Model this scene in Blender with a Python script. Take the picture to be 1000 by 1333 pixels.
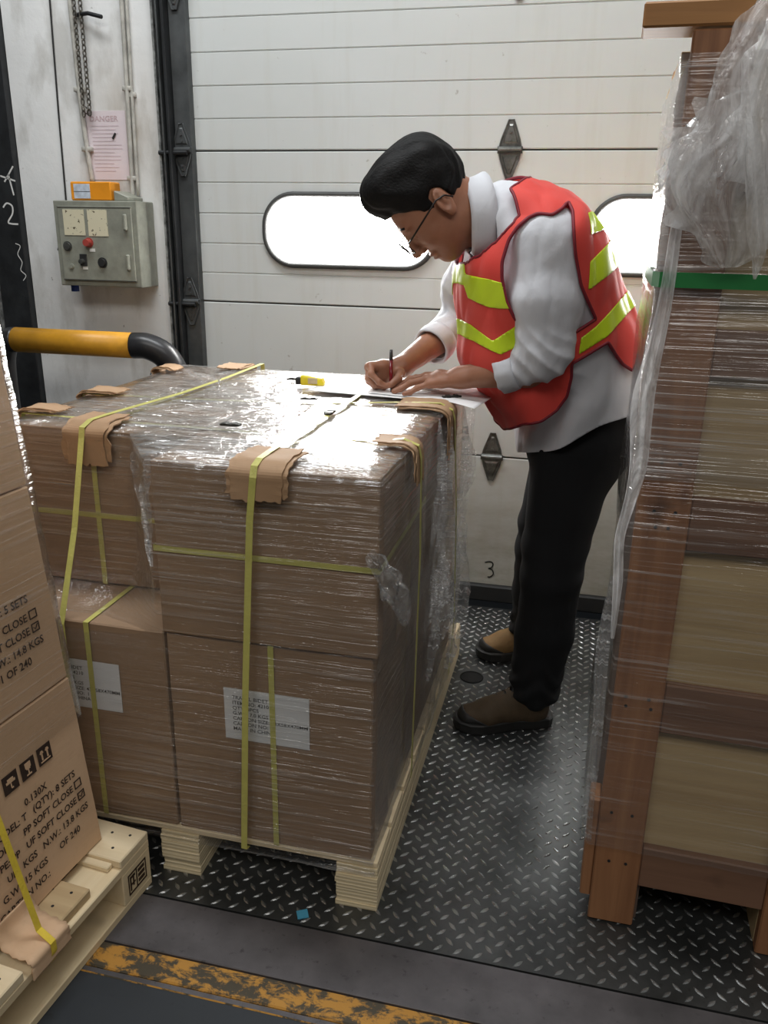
import bpy, bmesh, math, random
import numpy as np
from mathutils import Vector, Matrix, noise

S = bpy.context.scene
COL = S.collection
for _o in list(bpy.data.objects):
    bpy.data.objects.remove(_o, do_unlink=True)

# ------------------------------------------------------------------ camera
CAM_H = 1.4
F_PX, PITCH, ROLL, YAW = 1083.0, math.radians(18.842), math.radians(0.952), math.radians(13.171)
_fw = Vector((-math.sin(YAW)*math.cos(PITCH), math.cos(YAW)*math.cos(PITCH), -math.sin(PITCH)))
_r = Vector((math.cos(YAW), math.sin(YAW), 0)); _u = _r.cross(_fw)
_r2 = math.cos(ROLL)*_r + math.sin(ROLL)*_u; _u2 = -math.sin(ROLL)*_r + math.cos(ROLL)*_u
cd = bpy.data.cameras.new('camera'); cam = bpy.data.objects.new('camera', cd); COL.objects.link(cam)
cd.sensor_fit = 'VERTICAL'; cd.sensor_height = 24.0; cd.lens = F_PX/1333.0*24.0
cd.clip_start = 0.05; cd.clip_end = 60
_m = Matrix(((_r2.x, _u2.x, -_fw.x), (_r2.y, _u2.y, -_fw.y), (_r2.z, _u2.z, -_fw.z))).to_4x4()
_m.translation = (0, 0, CAM_H); cam.matrix_world = _m
S.camera = cam

# ------------------------------------------------------------------ light and exposure
S.view_settings.view_transform = 'Standard'; S.view_settings.look = 'None'
S.view_settings.gamma = 1.0; S.view_settings.use_curve_mapping = False
S.view_settings.exposure = -0.42
wd = bpy.data.worlds.new('world'); S.world = wd; wd.use_nodes = True
wd.node_tree.nodes['Background'].inputs[0].default_value = (0.85, 0.93, 1.0, 1)
wd.node_tree.nodes['Background'].inputs[1].default_value = WORLD_STR = 0.13
WINDOW_EMIT = 60.0

def area(name, loc, rot, sx, sy, power, col):
    l = bpy.data.lights.new(name, 'AREA'); l.shape = 'RECTANGLE'; l.size = sx; l.size_y = sy
    l.energy = power; l.color = col
    o = bpy.data.objects.new(name, l); COL.objects.link(o); o.location = loc; o.rotation_euler = rot
    return o
# unseen area lamps under the ceiling: overhead over the dock, added fill in the hall
area('ceiling_light_dock', (-1.1, 1.9, 3.9), (0, 0, 0), 2.6, 0.5, 105, (0.95, 0.98, 1.0))
area('hall_fill_light', (0.4, -1.6, 4.3), (math.radians(20), 0, 0), 5.0, 1.2, 125, (1.0, 0.97, 0.92))

# ------------------------------------------------------------------ helpers
def tag(o, label=None, cat=None, group=None, kind=None):
    if label: o['label'] = label
    if cat: o['category'] = cat
    if group: o['group'] = group
    if kind: o['kind'] = kind
    return o

def empty(name, loc=(0, 0, 0), rz=0.0, parent=None):
    o = bpy.data.objects.new(name, None); COL.objects.link(o); o.location = loc; o.rotation_euler = (0, 0, rz)
    o.empty_display_size = 0.05
    if parent: o.parent = parent
    return o

def link_mesh(name, me, mats, parent=None, smooth=False, loc=None):
    o = bpy.data.objects.new(name, me); COL.objects.link(o)
    for m in (mats if isinstance(mats, (list, tuple)) else [mats]):
        me.materials.append(m)
    if smooth:
        me.polygons.foreach_set('use_smooth', [True]*len(me.polygons))
    if parent: o.parent = parent
    if loc: o.location = loc
    return o

def obj(name, bm, mats, parent=None, smooth=False, loc=None):
    me = bpy.data.meshes.new(name); bm.normal_update(); bm.to_mesh(me); bm.free()
    return link_mesh(name, me, mats, parent, smooth, loc)

def mesh_vf(name, V, F, mats, parent=None, smooth=False, loc=None):
    me = bpy.data.meshes.new(name)
    me.from_pydata([tuple(map(float, v)) for v in V], [], [tuple(map(int, f)) for f in F]); me.update()
    return link_mesh(name, me, mats, parent, smooth, loc)

def bx(bm, x0, x1, y0, y1, z0, z1, bev=0.0, M=None, mi=0, seg=1):
    m = Matrix.Translation(((x0+x1)/2, (y0+y1)/2, (z0+z1)/2)) @ Matrix.Diagonal((x1-x0, y1-y0, z1-z0, 1))
    if M is not None: m = M @ m
    r = bmesh.ops.create_cube(bm, size=1.0, matrix=m)
    vs = set(r['verts']); es = [e for e in bm.edges if e.verts[0] in vs and e.verts[1] in vs]
    fs = [f for f in bm.faces if f.verts[0] in vs]
    for f in fs: f.material_index = mi
    if bev > 0:
        bmesh.ops.bevel(bm, geom=es, offset=bev, segments=seg, affect='EDGES', profile=0.6)
    return bm

def cyl(bm, p, q, r, r2=None, seg=20, mi=0, cap=True):
    p = Vector(p); q = Vector(q); d = q-p
    M = Matrix.Translation((p+q)/2) @ d.to_track_quat('Z', 'Y').to_matrix().to_4x4()
    n0 = len(bm.faces)
    bmesh.ops.create_cone(bm, cap_ends=cap, segments=seg, radius1=r, radius2=r if r2 is None else r2, depth=d.length, matrix=M)
    bm.faces.ensure_lookup_table()
    for f in bm.faces[n0:]: f.material_index = mi
    return bm

def tube(bm, pts, r, seg=10, mi=0, closed=False, flat=None):
    """sweep a circle (or ellipse: flat=(ra, rb, up)) along pts"""
    P = [Vector(p) for p in pts]; n = len(P); rings = []
    up = Vector(flat[2]) if flat else None
    prev = None
    for i, p in enumerate(P):
        a = P[(i-1) % n] if (closed or i > 0) else P[i]; b = P[(i+1) % n] if (closed or i < n-1) else P[i]
        t = (b-a).normalized()
        if up is not None: s = t.cross(up); s = s.normalized() if s.length > 1e-6 else Vector((1, 0, 0))
        else:
            ref = prev if prev is not None else (Vector((0, 0, 1)) if abs(t.z) < 0.9 else Vector((1, 0, 0)))
            s = (ref - t*ref.dot(t)); s = s.normalized() if s.length > 1e-6 else t.orthogonal().normalized()
            prev = s
        w = s.cross(t)
        rr = r[i] if isinstance(r, (list, tuple)) else r
        ra, rb = (flat[0], flat[1]) if flat else (rr, rr)
        rings.append([bm.verts.new(p + s*(ra*math.cos(2*math.pi*k/seg)) + w*(rb*math.sin(2*math.pi*k/seg))) for k in range(seg)])
    for i in range(n if closed else n-1):
        A = rings[i]; B = rings[(i+1) % n]
        for k in range(seg):
            f = bm.faces.new((A[k], A[(k+1) % seg], B[(k+1) % seg], B[k])); f.material_index = mi
    if not closed:
        bm.faces.new(rings[0][::-1]).material_index = mi; bm.faces.new(rings[-1]).material_index = mi
    bmesh.ops.recalc_face_normals(bm, faces=bm.faces[:])
    return bm

def smooth_pts(ctrl, n=6):
    P = [Vector(c) for c in ctrl]; out = []
    for i in range(len(P)-1):
        p0 = P[max(i-1, 0)]; p1 = P[i]; p2 = P[i+1]; p3 = P[min(i+2, len(P)-1)]
        for k in range(n):
            t = k/n
            out.append(0.5*((2*p1)+(p2-p0)*t+(2*p0-5*p1+4*p2-p3)*t*t+(3*p1-p0-3*p2+p3)*t**3))
    out.append(P[-1]); return out

def ribbon(bm, pts, w, side, th=0.0008, mi=0):
    """flat band along pts, width w measured along `side` (a vector or one per point)"""
    P = [Vector(p) for p in pts]; n = len(P); R = []
    for i, p in enumerate(P):
        t = (P[min(i+1, n-1)]-P[max(i-1, 0)]).normalized()
        s = Vector(side[i] if isinstance(side[0], (list, tuple, Vector)) else side); s = (s - t*s.dot(t)).normalized()
        nn = t.cross(s)
        R.append([bm.verts.new(p+s*a*w/2+nn*b*th/2) for a, b in ((-1, -1), (1, -1), (1, 1), (-1, 1))])
    for i in range(n-1):
        for k in range(4):
            f = bm.faces.new((R[i][k], R[i][(k+1) % 4], R[i+1][(k+1) % 4], R[i+1][k])); f.material_index = mi
    bm.faces.new(R[0][::-1]); bm.faces.new(R[-1])
    bmesh.ops.recalc_face_normals(bm, faces=bm.faces[:])
    return bm

# ------------------------------------------------------------------ materials
class NT:
    def __init__(s, name):
        s.m = bpy.data.materials.new(name); s.m.use_nodes = True; s.t = s.m.node_tree
        s.b = s.t.nodes['Principled BSDF']; s.out = s.t.nodes['Material Output']
    def n(s, typ, **kw):
        x = s.t.nodes.new(typ)
        for k, v in kw.items():
            if k.startswith('_'): setattr(x, k[1:], v)
            else: s.set(x.inputs[k.replace('__', ' ')], v)
        return x
    def set(s, sock, v):
        if isinstance(v, bpy.types.NodeSocket): s.t.links.new(v, sock)
        elif isinstance(v, bpy.types.Node): s.t.links.new(v.outputs[0], sock)
        else: sock.default_value = v if not isinstance(v, tuple) or len(v) != 3 or sock.type != 'RGBA' else (*v, 1)
    def math(s, op, a, b=0.5, clamp=False):
        x = s.t.nodes.new('ShaderNodeMath'); x.operation = op; x.use_clamp = clamp
        s.set(x.inputs[0], a); s.set(x.inputs[1], b); return x.outputs[0]
    def mix(s, f, a, b):
        x = s.t.nodes.new('ShaderNodeMix'); x.data_type = 'RGBA'; s.set(x.inputs[0], f); s.set(x.inputs[6], a); s.set(x.inputs[7], b); return x.outputs[2]
    def coord(s, scale=(1, 1, 1), rot=(0, 0, 0), kind='Object', loc=(0, 0, 0)):
        c = s.t.nodes.new('ShaderNodeTexCoord'); m = s.t.nodes.new('ShaderNodeMapping')
        s.t.links.new(c.outputs[kind], m.inputs[0]); m.inputs['Location'].default_value = loc
        m.inputs['Rotation'].default_value = rot; m.inputs['Scale'].default_value = scale; return m.outputs[0]
    def noise(s, vec, scale=5, detail=4, rough=0.5, dist=0.0):
        x = s.t.nodes.new('ShaderNodeTexNoise'); s.set(x.inputs['Vector'], vec); x.inputs['Scale'].default_value = scale
        x.inputs['Detail'].default_value = detail; x.inputs['Roughness'].default_value = rough; x.inputs['Distortion'].default_value = dist
        return x.outputs[0]
    def ramp(s, f, stops):
        x = s.t.nodes.new('ShaderNodeValToRGB'); s.set(x.inputs[0], f); e = x.color_ramp.elements
        while len(e) > 1: e.remove(e[-1])
        e[0].position = stops[0][0]; e[0].color = (*stops[0][1], 1) if isinstance(stops[0][1], tuple) else (stops[0][1],)*3+(1,)
        for p, c in stops[1:]:
            q = e.new(p); q.color = (*c, 1) if isinstance(c, tuple) else (c, c, c, 1)
        return x.outputs[0]
    def bump(s, h, strength=0.3, dist=0.01, base=None):
        x = s.t.nodes.new('ShaderNodeBump'); s.set(x.inputs['Height'], h); x.inputs['Strength'].default_value = strength
        x.inputs['Distance'].default_value = dist
        if base is not None: s.set(x.inputs['Normal'], base)
        return x.outputs[0]
    def base(s, **kw):
        for k, v in kw.items(): s.set(s.b.inputs[k.replace('_', ' ')], v)
        return s

def srgb(r, g, b):
    f = lambda c: (c/255/12.92) if c/255 <= 0.04045 else ((c/255+0.055)/1.055)**2.4
    return (f(r), f(g), f(b))

_mc = {}
def plain(name, col, rough=0.5, metal=0.0, var=0.12, vs=8.0, bump=0.0, bs=60, **kw):
    if name in _mc: return _mc[name]
    n = NT(name); v = n.coord(); t = n.noise(v, vs, 5, 0.6)
    c2 = tuple(c*(1-var*1.6) for c in col); c1 = tuple(min(1, c*(1+var*0.8)) for c in col)
    n.base(Base_Color=n.ramp(t, [(0.3, c2), (0.7, c1)]), Roughness=rough, Metallic=metal)
    if bump: n.base(Normal=n.bump(n.noise(v, bs, 3), bump, 0.003))
    for k, x in kw.items(): n.set(n.b.inputs[k.replace('_', ' ')], x)
    _mc[name] = n.m; return n.m
# ================================================================== the dock: setting
YD = 3.056                     # face of the overhead door
RIB = 0.10665; Z0 = 1.6561     # rib pitch, height of the seam with the upper hinge
DX0, DX1 = -1.444, 0.884
WX = -0.28                     # middle of the door

def door_mat():
    n = NT('painted_door_steel'); v = n.coord()
    st = n.noise(n.coord((0.9, 1, 1)), 1.6, 5, 0.6); drip = n.noise(n.coord((14, 1, 1.2)), 1.0, 4, 0.6)
    sep = n.t.nodes.new('ShaderNodeSeparateXYZ'); n.set(sep.inputs[0], v)
    low = n.math('MULTIPLY', n.math('SUBTRACT', 0.75, sep.outputs[2], True), 1.3, True)      # grime that collects on the lowest section
    c = n.mix(n.math('MULTIPLY', n.ramp(st, [(0.35, 0.0), (0.75, 1.0)]), 0.25), srgb(210, 214, 213), srgb(190, 191, 184))
    c = n.mix(n.math('MULTIPLY', n.ramp(drip, [(0.52, 0.0), (0.75, 1.0)]), 0.22), c, srgb(176, 170, 152))
    g = n.math('MULTIPLY', low, n.ramp(n.noise(n.coord((3, 1, 9)), 2.2, 6, 0.65), [(0.25, 0.35), (0.7, 1.0)]))
    c = n.mix(g, c, srgb(138, 130, 106))
    sp = n.noise(v, 26, 3, 0.7); c = n.mix(n.ramp(sp, [(0.70, 0.0), (0.78, 0.5)]), c, srgb(120, 112, 96))
    n.base(Base_Color=c, Roughness=0.42, Normal=n.bump(n.noise(n.coord((60, 1, 60)), 4, 3), 0.06, 0.002)); return n.m
M_DOOR = door_mat()
M_SEAM = plain('dark_seam_gap', (0.05, 0.05, 0.045), 0.8)  # near-black core seen in the gaps between door sections
M_STEEL = plain('grey_dock_steel', srgb(92, 95, 96), 0.48, 0.55, 0.25, 9, 0.2, 40)
M_DARK = plain('dark_dock_steel', srgb(48, 50, 52), 0.5, 0.4, 0.3, 12, 0.2, 50)
M_RUB = plain('black_rubber', (0.018, 0.018, 0.018), 0.65)
M_GASK = plain('window_gasket', srgb(70, 71, 70), 0.55)
M_HINGE = plain('galvanised_hinge', srgb(120, 121, 117), 0.4, 0.75, 0.35, 30)
def emit_mat():
    n = NT('daylit_window_pane'); n.base(Base_Color=(0.8, 0.8, 0.8), Roughness=0.2)
    n.set(n.b.inputs['Emission Color'], (1.0, 0.985, 0.96, 1)); n.b.inputs['Emission Strength'].default_value = WINDOW_EMIT; return n.m
M_PANE = emit_mat()

def panel_mesh(x0, x1, z0, nr, y, rib=RIB):
    """one door section: nr ribs of pressed steel, extruded along x"""
    prof = []
    for i in range(nr):
        a = z0+i*rib; b = a+rib
        lo = 0.0025 if i == 0 else 0.0
        prof += [(y+0.004, a+lo), (y, a+lo+0.003), (y, b-(0.0035 if i < nr-1 else 0.0055)), (y+0.0035, b-(0.0015 if i < nr-1 else 0.003))]
    prof += [(y+0.04, z0+nr*rib-0.003), (y+0.04, z0+0.002)]
    bm = bmesh.new()
    A = [bm.verts.new((x0, p[0], p[1])) for p in prof]; B = [bm.verts.new((x1, p[0], p[1])) for p in prof]
    for i in range(len(prof)):
        j = (i+1) % len(prof); bm.faces.new((A[i], A[j], B[j], B[i]))
    bm.faces.new(A[::-1]); bm.faces.new(B)
    bmesh.ops.recalc_face_normals(bm, faces=bm.faces[:]); return bm

def rrect(cx, cz, w, h, r, n=10):
    out = []
    for k, (sx, sz) in enumerate(((1, 1), (-1, 1), (-1, -1), (1, -1))):
        for i in range(n+1):
            a = math.pi/2*(k + i/n)
            out.append((cx+sx*(w/2-r)+r*math.cos(a), cz+sz*(h/2-r)+r*math.sin(a)))
    return out

def hinge(parent, x, z, y, mat=None, s=1.0):
    """door hinge: two triangular pressed leaves, rim, knuckle and bolt heads"""
    bm = bmesh.new()
    for sg in (1, -1):
        base = [(-0.036, 0.008), (-0.031, 0.03), (-0.008, 0.092), (0.008, 0.092), (0.031, 0.03), (0.036, 0.008)]
        for scl, yy0, yy1 in ((1.0, 0.0, 0.004), (0.72, 0.0, 0.0005)):
            pts = [(px*scl*s, (pz*scl+(0.012 if scl < 1 else 0))*sg*s) for px, pz in base]
            if scl < 1:
                lo = [bm.verts.new((x+a, y-0.0045, z+b)) for a, b in pts]
                hi = [bm.verts.new((x+a*0.8, y-0.0075, z+(b-0.05*sg*s)*0.8+0.05*sg*s)) for a, b in pts]
            else:
                lo = [bm.verts.new((x+a, y-0.0002, z+b)) for a, b in pts]
                hi = [bm.verts.new((x+a, y-0.0045, z+b)) for a, b in pts]
            m = len(pts)
            for i in range(m): bm.faces.new((lo[i], lo[(i+1) % m], hi[(i+1) % m], hi[i]))
            bm.faces.new(hi)
        rim = [(px*s, pz*sg*s) for px, pz in base]
        tube(bm, [(x+a, y-0.006, z+b) for a, b in rim], 0.0028*s, 6)
        for bz in (0.03, 0.055):
            cyl(bm, (x, y-0.012, z+bz*sg*s), (x, y-0.004, z+bz*sg*s), 0.0055*s, seg=6)
    cyl(bm, (x-0.038*s, y-0.011, z), (x+0.038*s, y-0.011, z), 0.009*s, seg=12)
    bx(bm, x-0.042*s, x+0.042*s, y-0.009, y-0.001, z-0.012*s, z+0.010*s, 0.001)
    bmesh.ops.recalc_face_normals(bm, faces=bm.faces[:])
    return obj('hinge', bm, mat or M_HINGE, parent)

def make_door(name, x0, x1, wins, hinges, ztop):
    d = empty(name, (0, 0, 0)); d['kind'] = 'structure'
    zs = [Z0+RIB*(5*k) for k in range(-3, 5)]
    bm = panel_mesh(x0, x1, 0.03, 5, YD, (zs[1]-0.03)/5*1.0) if False else None
    zb = Z0-10*RIB
    p = panel_mesh(x0, x1, zb-5*RIB, 1, YD, 5*RIB); obj('door_panel', p, M_DOOR, d)
    for k in range(-2, 4):
        p = panel_mesh(x0, x1, Z0+5*k*RIB, 1, YD, 5*RIB) if k == -2 else panel_mesh(x0, x1, Z0+5*k*RIB, 5, YD); obj('door_panel', p, M_DOOR, d)
    b = bmesh.new(); bx(b, x0, x1, YD+0.008, YD+0.05, 0.0, ztop); obj('door_core', b, M_SEAM, d)
    b = bmesh.new(); bx(b, x0, x1, YD-0.022, YD+0.02, 0.0, zb-5*RIB+0.012, 0.006); obj('bottom_seal', b, M_RUB, d)
    for cx in wins:
        w, h, zc, r = 0.652, 0.262, 1.387, 0.118
        pts = rrect(cx, zc, w-0.016, h-0.016, r-0.008)
        b = bmesh.new(); tube(b, [(a, YD-0.008, c) for a, c in pts], 0, 10, closed=True, flat=(0.010, 0.0095, (0, 1, 0)))
        obj('window_gasket', b, M_GASK, d, True)
        pts = rrect(cx, zc, w-0.028, h-0.028, r-0.014)
        b = bmesh.new(); F = [b.verts.new((a, YD-0.0075, c)) for a, c in pts]; B = [b.verts.new((a, YD-0.001, c)) for a, c in pts]
        b.faces.new(F); m = len(pts)
        for i in range(m): b.faces.new((F[i], F[(i+1) % m], B[(i+1) % m], B[i]))
        bmesh.ops.recalc_face_normals(b, faces=b.faces[:]); obj('window_pane', b, M_PANE, d)
    for hx, hz in hinges: hinge(d, hx, hz, YD)
    return d
d1 = make_door('door_1', DX0, DX1, [WX-0.584, WX+0.584], [(WX-0.02, Z0), (WX-0.02, Z0-10*RIB), (WX-0.02, Z0+5*RIB)], 3.2)
make_door('door_2', -4.9, -2.44, [], [], 3.2)

# painted numeral 3 low on the door, drawn with strokes
def stroke(bm, pts, w, y, th=0.0006):
    ribbon(bm, [(p[0], y, p[1]) for p in pts], w, (0.7, 0, 0.7) if False else [Vector((-(pts[min(i+1, len(pts)-1)][1]-pts[max(i-1, 0)][1]), 0, pts[min(i+1, len(pts)-1)][0]-pts[max(i-1, 0)][0])) for i in range(len(pts))], th)
M_INK = plain('black_marker_ink', (0.02, 0.02, 0.02), 0.6)
bm = bmesh.new(); cx, cz = -0.283, 0.128
pts = [(cx-0.020, cz+0.030), (cx, cz+0.036), (cx+0.012, cz+0.028), (cx+0.008, cz+0.012), (cx-0.004, cz+0.006), (cx+0.010, cz+0.002), (cx+0.016, cz-0.014), (cx+0.006, cz-0.028), (cx-0.006, cz-0.030)]
stroke(bm, [tuple(p) for p in [(q.x, q.z) for q in smooth_pts([(a, 0, b) for a, b in pts], 4)]], 0.005, YD-0.0012)
o = obj('door_number', bm, M_INK, d1)

# ---- steel frames left and right of the door
def frame(name, xa, sgn):
    """xa = edge next to the door, growing in -sgn... plate, grooved track, thin angle"""
    f = empty(name); f['kind'] = 'structure'
    def B(a, b, y0, y1, mat, nm, bev=0.002):
        a *= 0.8; b *= 0.8
        x0, x1 = sorted((xa+sgn*a, xa+sgn*b)); m = bmesh.new(); bx(m, x0, x1, y0, y1, 0, 3.3, bev); return obj(nm, m, mat, f)
    B(0.0, 0.078, YD-0.035, YD+0.05, M_STEEL, 'track_plate')
    B(0.078, 0.092, YD-0.075, YD+0.05, M_DARK, 'track_lip')
    B(0.092, 0.112, YD-0.03, YD+0.05, M_DARK, 'track_channel')
    B(0.112, 0.120, YD-0.07, YD+0.05, M_STEEL, 'track_lip')
    B(0.120, 0.140, YD-0.02, YD+0.05, M_DARK, 'track_channel')
    B(0.140, 0.150, YD-0.055, YD+0.05, M_LIGHTEDGE, 'edge_angle')
    return f
M_LIGHTEDGE = plain('scuffed_edge_steel', srgb(150, 152, 150), 0.5, 0.3, 0.5, 40)
fr = frame('trim_1', DX0, -1)
for z in (Z0, Z0-5*RIB, Z0+5*RIB, Z0-10*RIB): hinge(fr, DX0-0.036, z, YD-0.035, M_STEEL, 0.95)
bm = bmesh.new()
for z in (Z0, Z0-5*RIB): cyl(bm, (DX0-0.12, YD-0.055, z-0.01), (DX0-0.01, YD-0.055, z-0.01), 0.008, seg=10)
obj('roller_shaft', bm, M_DARK, fr)
frame('trim_2', DX1, 1)
# the neighbouring bay's frame, broad plate beside the wall
f3 = empty('trim_3'); f3['kind'] = 'structure'
bm = bmesh.new(); bx(bm, -2.300, -2.170, YD-0.06, YD+0.05, 0, 3.3, 0.003); obj('frame_plate', bm, M_DARKP if False else M_DARK, f3)
bm = bmesh.new(); bx(bm, -2.315, -2.300, YD-0.09, YD+0.05, 0, 3.3, 0.002); obj('track_lip', bm, M_LIGHTEDGE, f3)
bm = bmesh.new(); bx(bm, -2.44, -2.315, YD-0.045, YD+0.05, 0, 3.3, 0.002); obj('track_plate', bm, M_STEEL, f3)
for z in (Z0-5*RIB, Z0, Z0-10*RIB): hinge(f3, -2.365, z, YD-0.045, M_STEEL, 1.0)
# chalk marks on that plate
M_CHALK = plain('white_chalk', (0.72, 0.72, 0.70), 0.9)
bm = bmesh.new(); yc = YD-0.0606
def wob(P): return [(q.x, q.z) for q in smooth_pts([(a, 0, b) for a, b in P], 5)]
stroke(bm, [(-2.225, 1.60), (-2.27, 1.545)], 0.006, yc); stroke(bm, [(-2.285, 1.566), (-2.222, 1.548)], 0.006, yc); stroke(bm, [(-2.25, 1.572), (-2.236, 1.497)], 0.006, yc)
stroke(bm, wob([(-2.29, 1.452), (-2.272, 1.468), (-2.25, 1.458), (-2.252, 1.43), (-2.275, 1.40), (-2.262, 1.393), (-2.232, 1.392)]), 0.006, yc)
stroke(bm, wob([(-2.255, 1.32), (-2.235, 1.31), (-2.25, 1.28), (-2.235, 1.25), (-2.245, 1.22), (-2.225, 1.20), (-2.24, 1.18)]), 0.003, yc)
obj('chalk_mark', bm, M_CHALK, f3).location = (0.052, 0, 0)

# ---- walls
def wall_mat():
    n = NT('painted_concrete'); v = n.coord()
    a = n.noise(v, 2.2, 6, 0.6); b = n.noise(n.coord((1, 1, 0.4)), 7, 5, 0.6)
    c = n.mix(n.ramp(a, [(0.35, 0.0), (0.7, 0.6)]), srgb(232, 233, 232), srgb(206, 207, 206))
    c = n.mix(n.ramp(b, [(0.52, 0.0), (0.66, 0.6)]), c, srgb(178, 176, 170))
    c = n.mix(n.ramp(n.noise(v, 30, 3, 0.7), [(0.70, 0.0), (0.76, 0.8)]), c, srgb(120, 118, 112))
    # brown water stain running down above the control box
    sep = n.t.nodes.new('ShaderNodeSeparateXYZ'); n.set(sep.inputs[0], v)
    dx = n.math('ABSOLUTE', n.math('SUBTRACT', sep.outputs[0], -1.70)); 
    s1 = n.math('SUBTRACT', 1.0, n.math('MULTIPLY', dx, 5.5), True)
    s2 = n.math('SUBTRACT', 1.0, n.math('MULTIPLY', n.math('ABSOLUTE', n.math('SUBTRACT', sep.outputs[2], 1.72)), 3.0), True)
    st = n.math('MULTIPLY', n.math('MULTIPLY', s1, s2), n.ramp(n.noise(n.coord((5, 1, 1.2)), 2.4, 5, 0.6), [(0.3, 0.3), (0.6, 1.0)]))
    c = n.mix(n.math('MULTIPLY', st, 0.95, True), c, srgb(158, 143, 122))
    n.base(Base_Color=c, Roughness=0.75, Normal=n.bump(n.noise(v, 14, 6, 0.6), 0.35, 0.006)); return n.m
M_WALL = wall_mat()
wl = bmesh.new(); bx(wl, -2.168, DX0-0.12, YD-0.03, YD+0.3, 0, 4.6, 0.0)
bx(wl, -8.0, -4.9, YD-0.03, YD+0.3, 0, 4.6); bx(wl, DX1+0.15, 5.0, YD-0.03, YD+0.3, 0, 4.6); bx(wl, -4.9, -2.205, YD-0.03, YD+0.3, 3.2, 4.6); bx(wl, DX0-0.12, DX1+0.15, YD-0.03, YD+0.3, 3.2, 4.6)
wall = obj('wall_back', wl, M_WALL); wall['kind'] = 'structure'
bm = bmesh.new(); bx(bm, -8.2, -8.0, -6, YD+0.3, 0, 4.6); o = obj('wall_left', bm, M_WALL); o['kind'] = 'structure'
bm = bmesh.new(); bx(bm, 5.0, 5.2, -6, YD+0.3, 0, 4.6); o = obj('wall_right', bm, M_WALL); o['kind'] = 'structure'
bm = bmesh.new(); bx(bm, -8.2, 5.2, -6, YD+0.3, 4.6, 4.75); o = obj('ceiling', bm, plain('grey_ceiling', (0.35, 0.35, 0.35), 0.8)); o['kind'] = 'structure'

# ---- floor: dark warehouse floor, yellow edge, steel lip, chequer plate
def floor_mat(name, c1, c2, rough, metal, bs, spec=0.5):
    n = NT(name); v = n.coord(); a = n.noise(v, 5, 6, 0.65); f = n.noise(v, 45, 4, 0.7)
    c = n.mix(n.ramp(a, [(0.3, 0.0), (0.7, 1.0)]), c1, c2); c = n.mix(n.ramp(f, [(0.60, 0.0), (0.72, 0.55)]), c, tuple(x*0.3 for x in c1))
    n.base(Base_Color=c, Roughness=n.ramp(a, [(0.3, rough*0.85), (0.7, min(1, rough*1.15))]), Metallic=metal, Normal=n.bump(n.noise(v, bs, 4), 0.12, 0.002))
    return n.m
M_CONC = floor_mat('dark_sealed_concrete', srgb(30, 35, 40), srgb(42, 47, 52), 0.6, 0.0, 60)
M_PLATE = floor_mat('worn_chequer_steel', srgb(70, 72, 72), srgb(98, 100, 100), 0.37, 0.75, 90)
M_LUG = floor_mat('polished_plate_lugs', srgb(150, 152, 152), srgb(190, 192, 192), 0.27, 0.85, 90)
M_LIP = floor_mat('grey_steel_lip', srgb(84, 82, 84), srgb(112, 108, 110), 0.42, 0.5, 70)
def yellow_mat():
    n = NT('worn_yellow_paint'); v = n.coord(); a = n.noise(n.coord((1, 1.6, 1)), 19, 8, 0.72, 0.4)
    k = n.ramp(a, [(0.46, 0.0), (0.54, 1.0)])
    c = n.mix(n.noise(v, 3, 3), srgb(168, 116, 38), srgb(188, 138, 56)); c = n.mix(k, c, srgb(66, 58, 42))
    n.base(Base_Color=c, Roughness=0.6, Normal=n.bump(a, 0.5, 0.003)); return n.m
fl = bmesh.new(); bx(fl, -8.0, 5.0, -6, 1.095, -0.12, 0.0); bx(fl, -8.0, DX0-0.12, 1.312, YD, -0.12, -0.004); bx(fl, DX1+0.15, 5.0, 1.312, YD, -0.12, -0.004)
bx(fl, -8, 5, 1.09, YD+0.3, -0.2, -0.115)
o = obj('floor', fl, M_CONC); o['kind'] = 'structure'
bm = bmesh.new(); bx(bm, -8.0, 5.0, 1.113, 1.172, -0.1, 0.0005, 0.003); bx(bm, -8.0, 5.0, 1.097, 1.111, -0.1, 0.0, 0.002, mi=1)
o = obj('trim_4', bm, [yellow_mat(), M_LIP]); o['kind'] = 'structure'
bm = bmesh.new(); bx(bm, -8.0, 5.0, 1.1735, 1.306, -0.1, 0.003, 0.002); o = obj('trim_5', bm, M_LIP); o['kind'] = 'structure'
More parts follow.
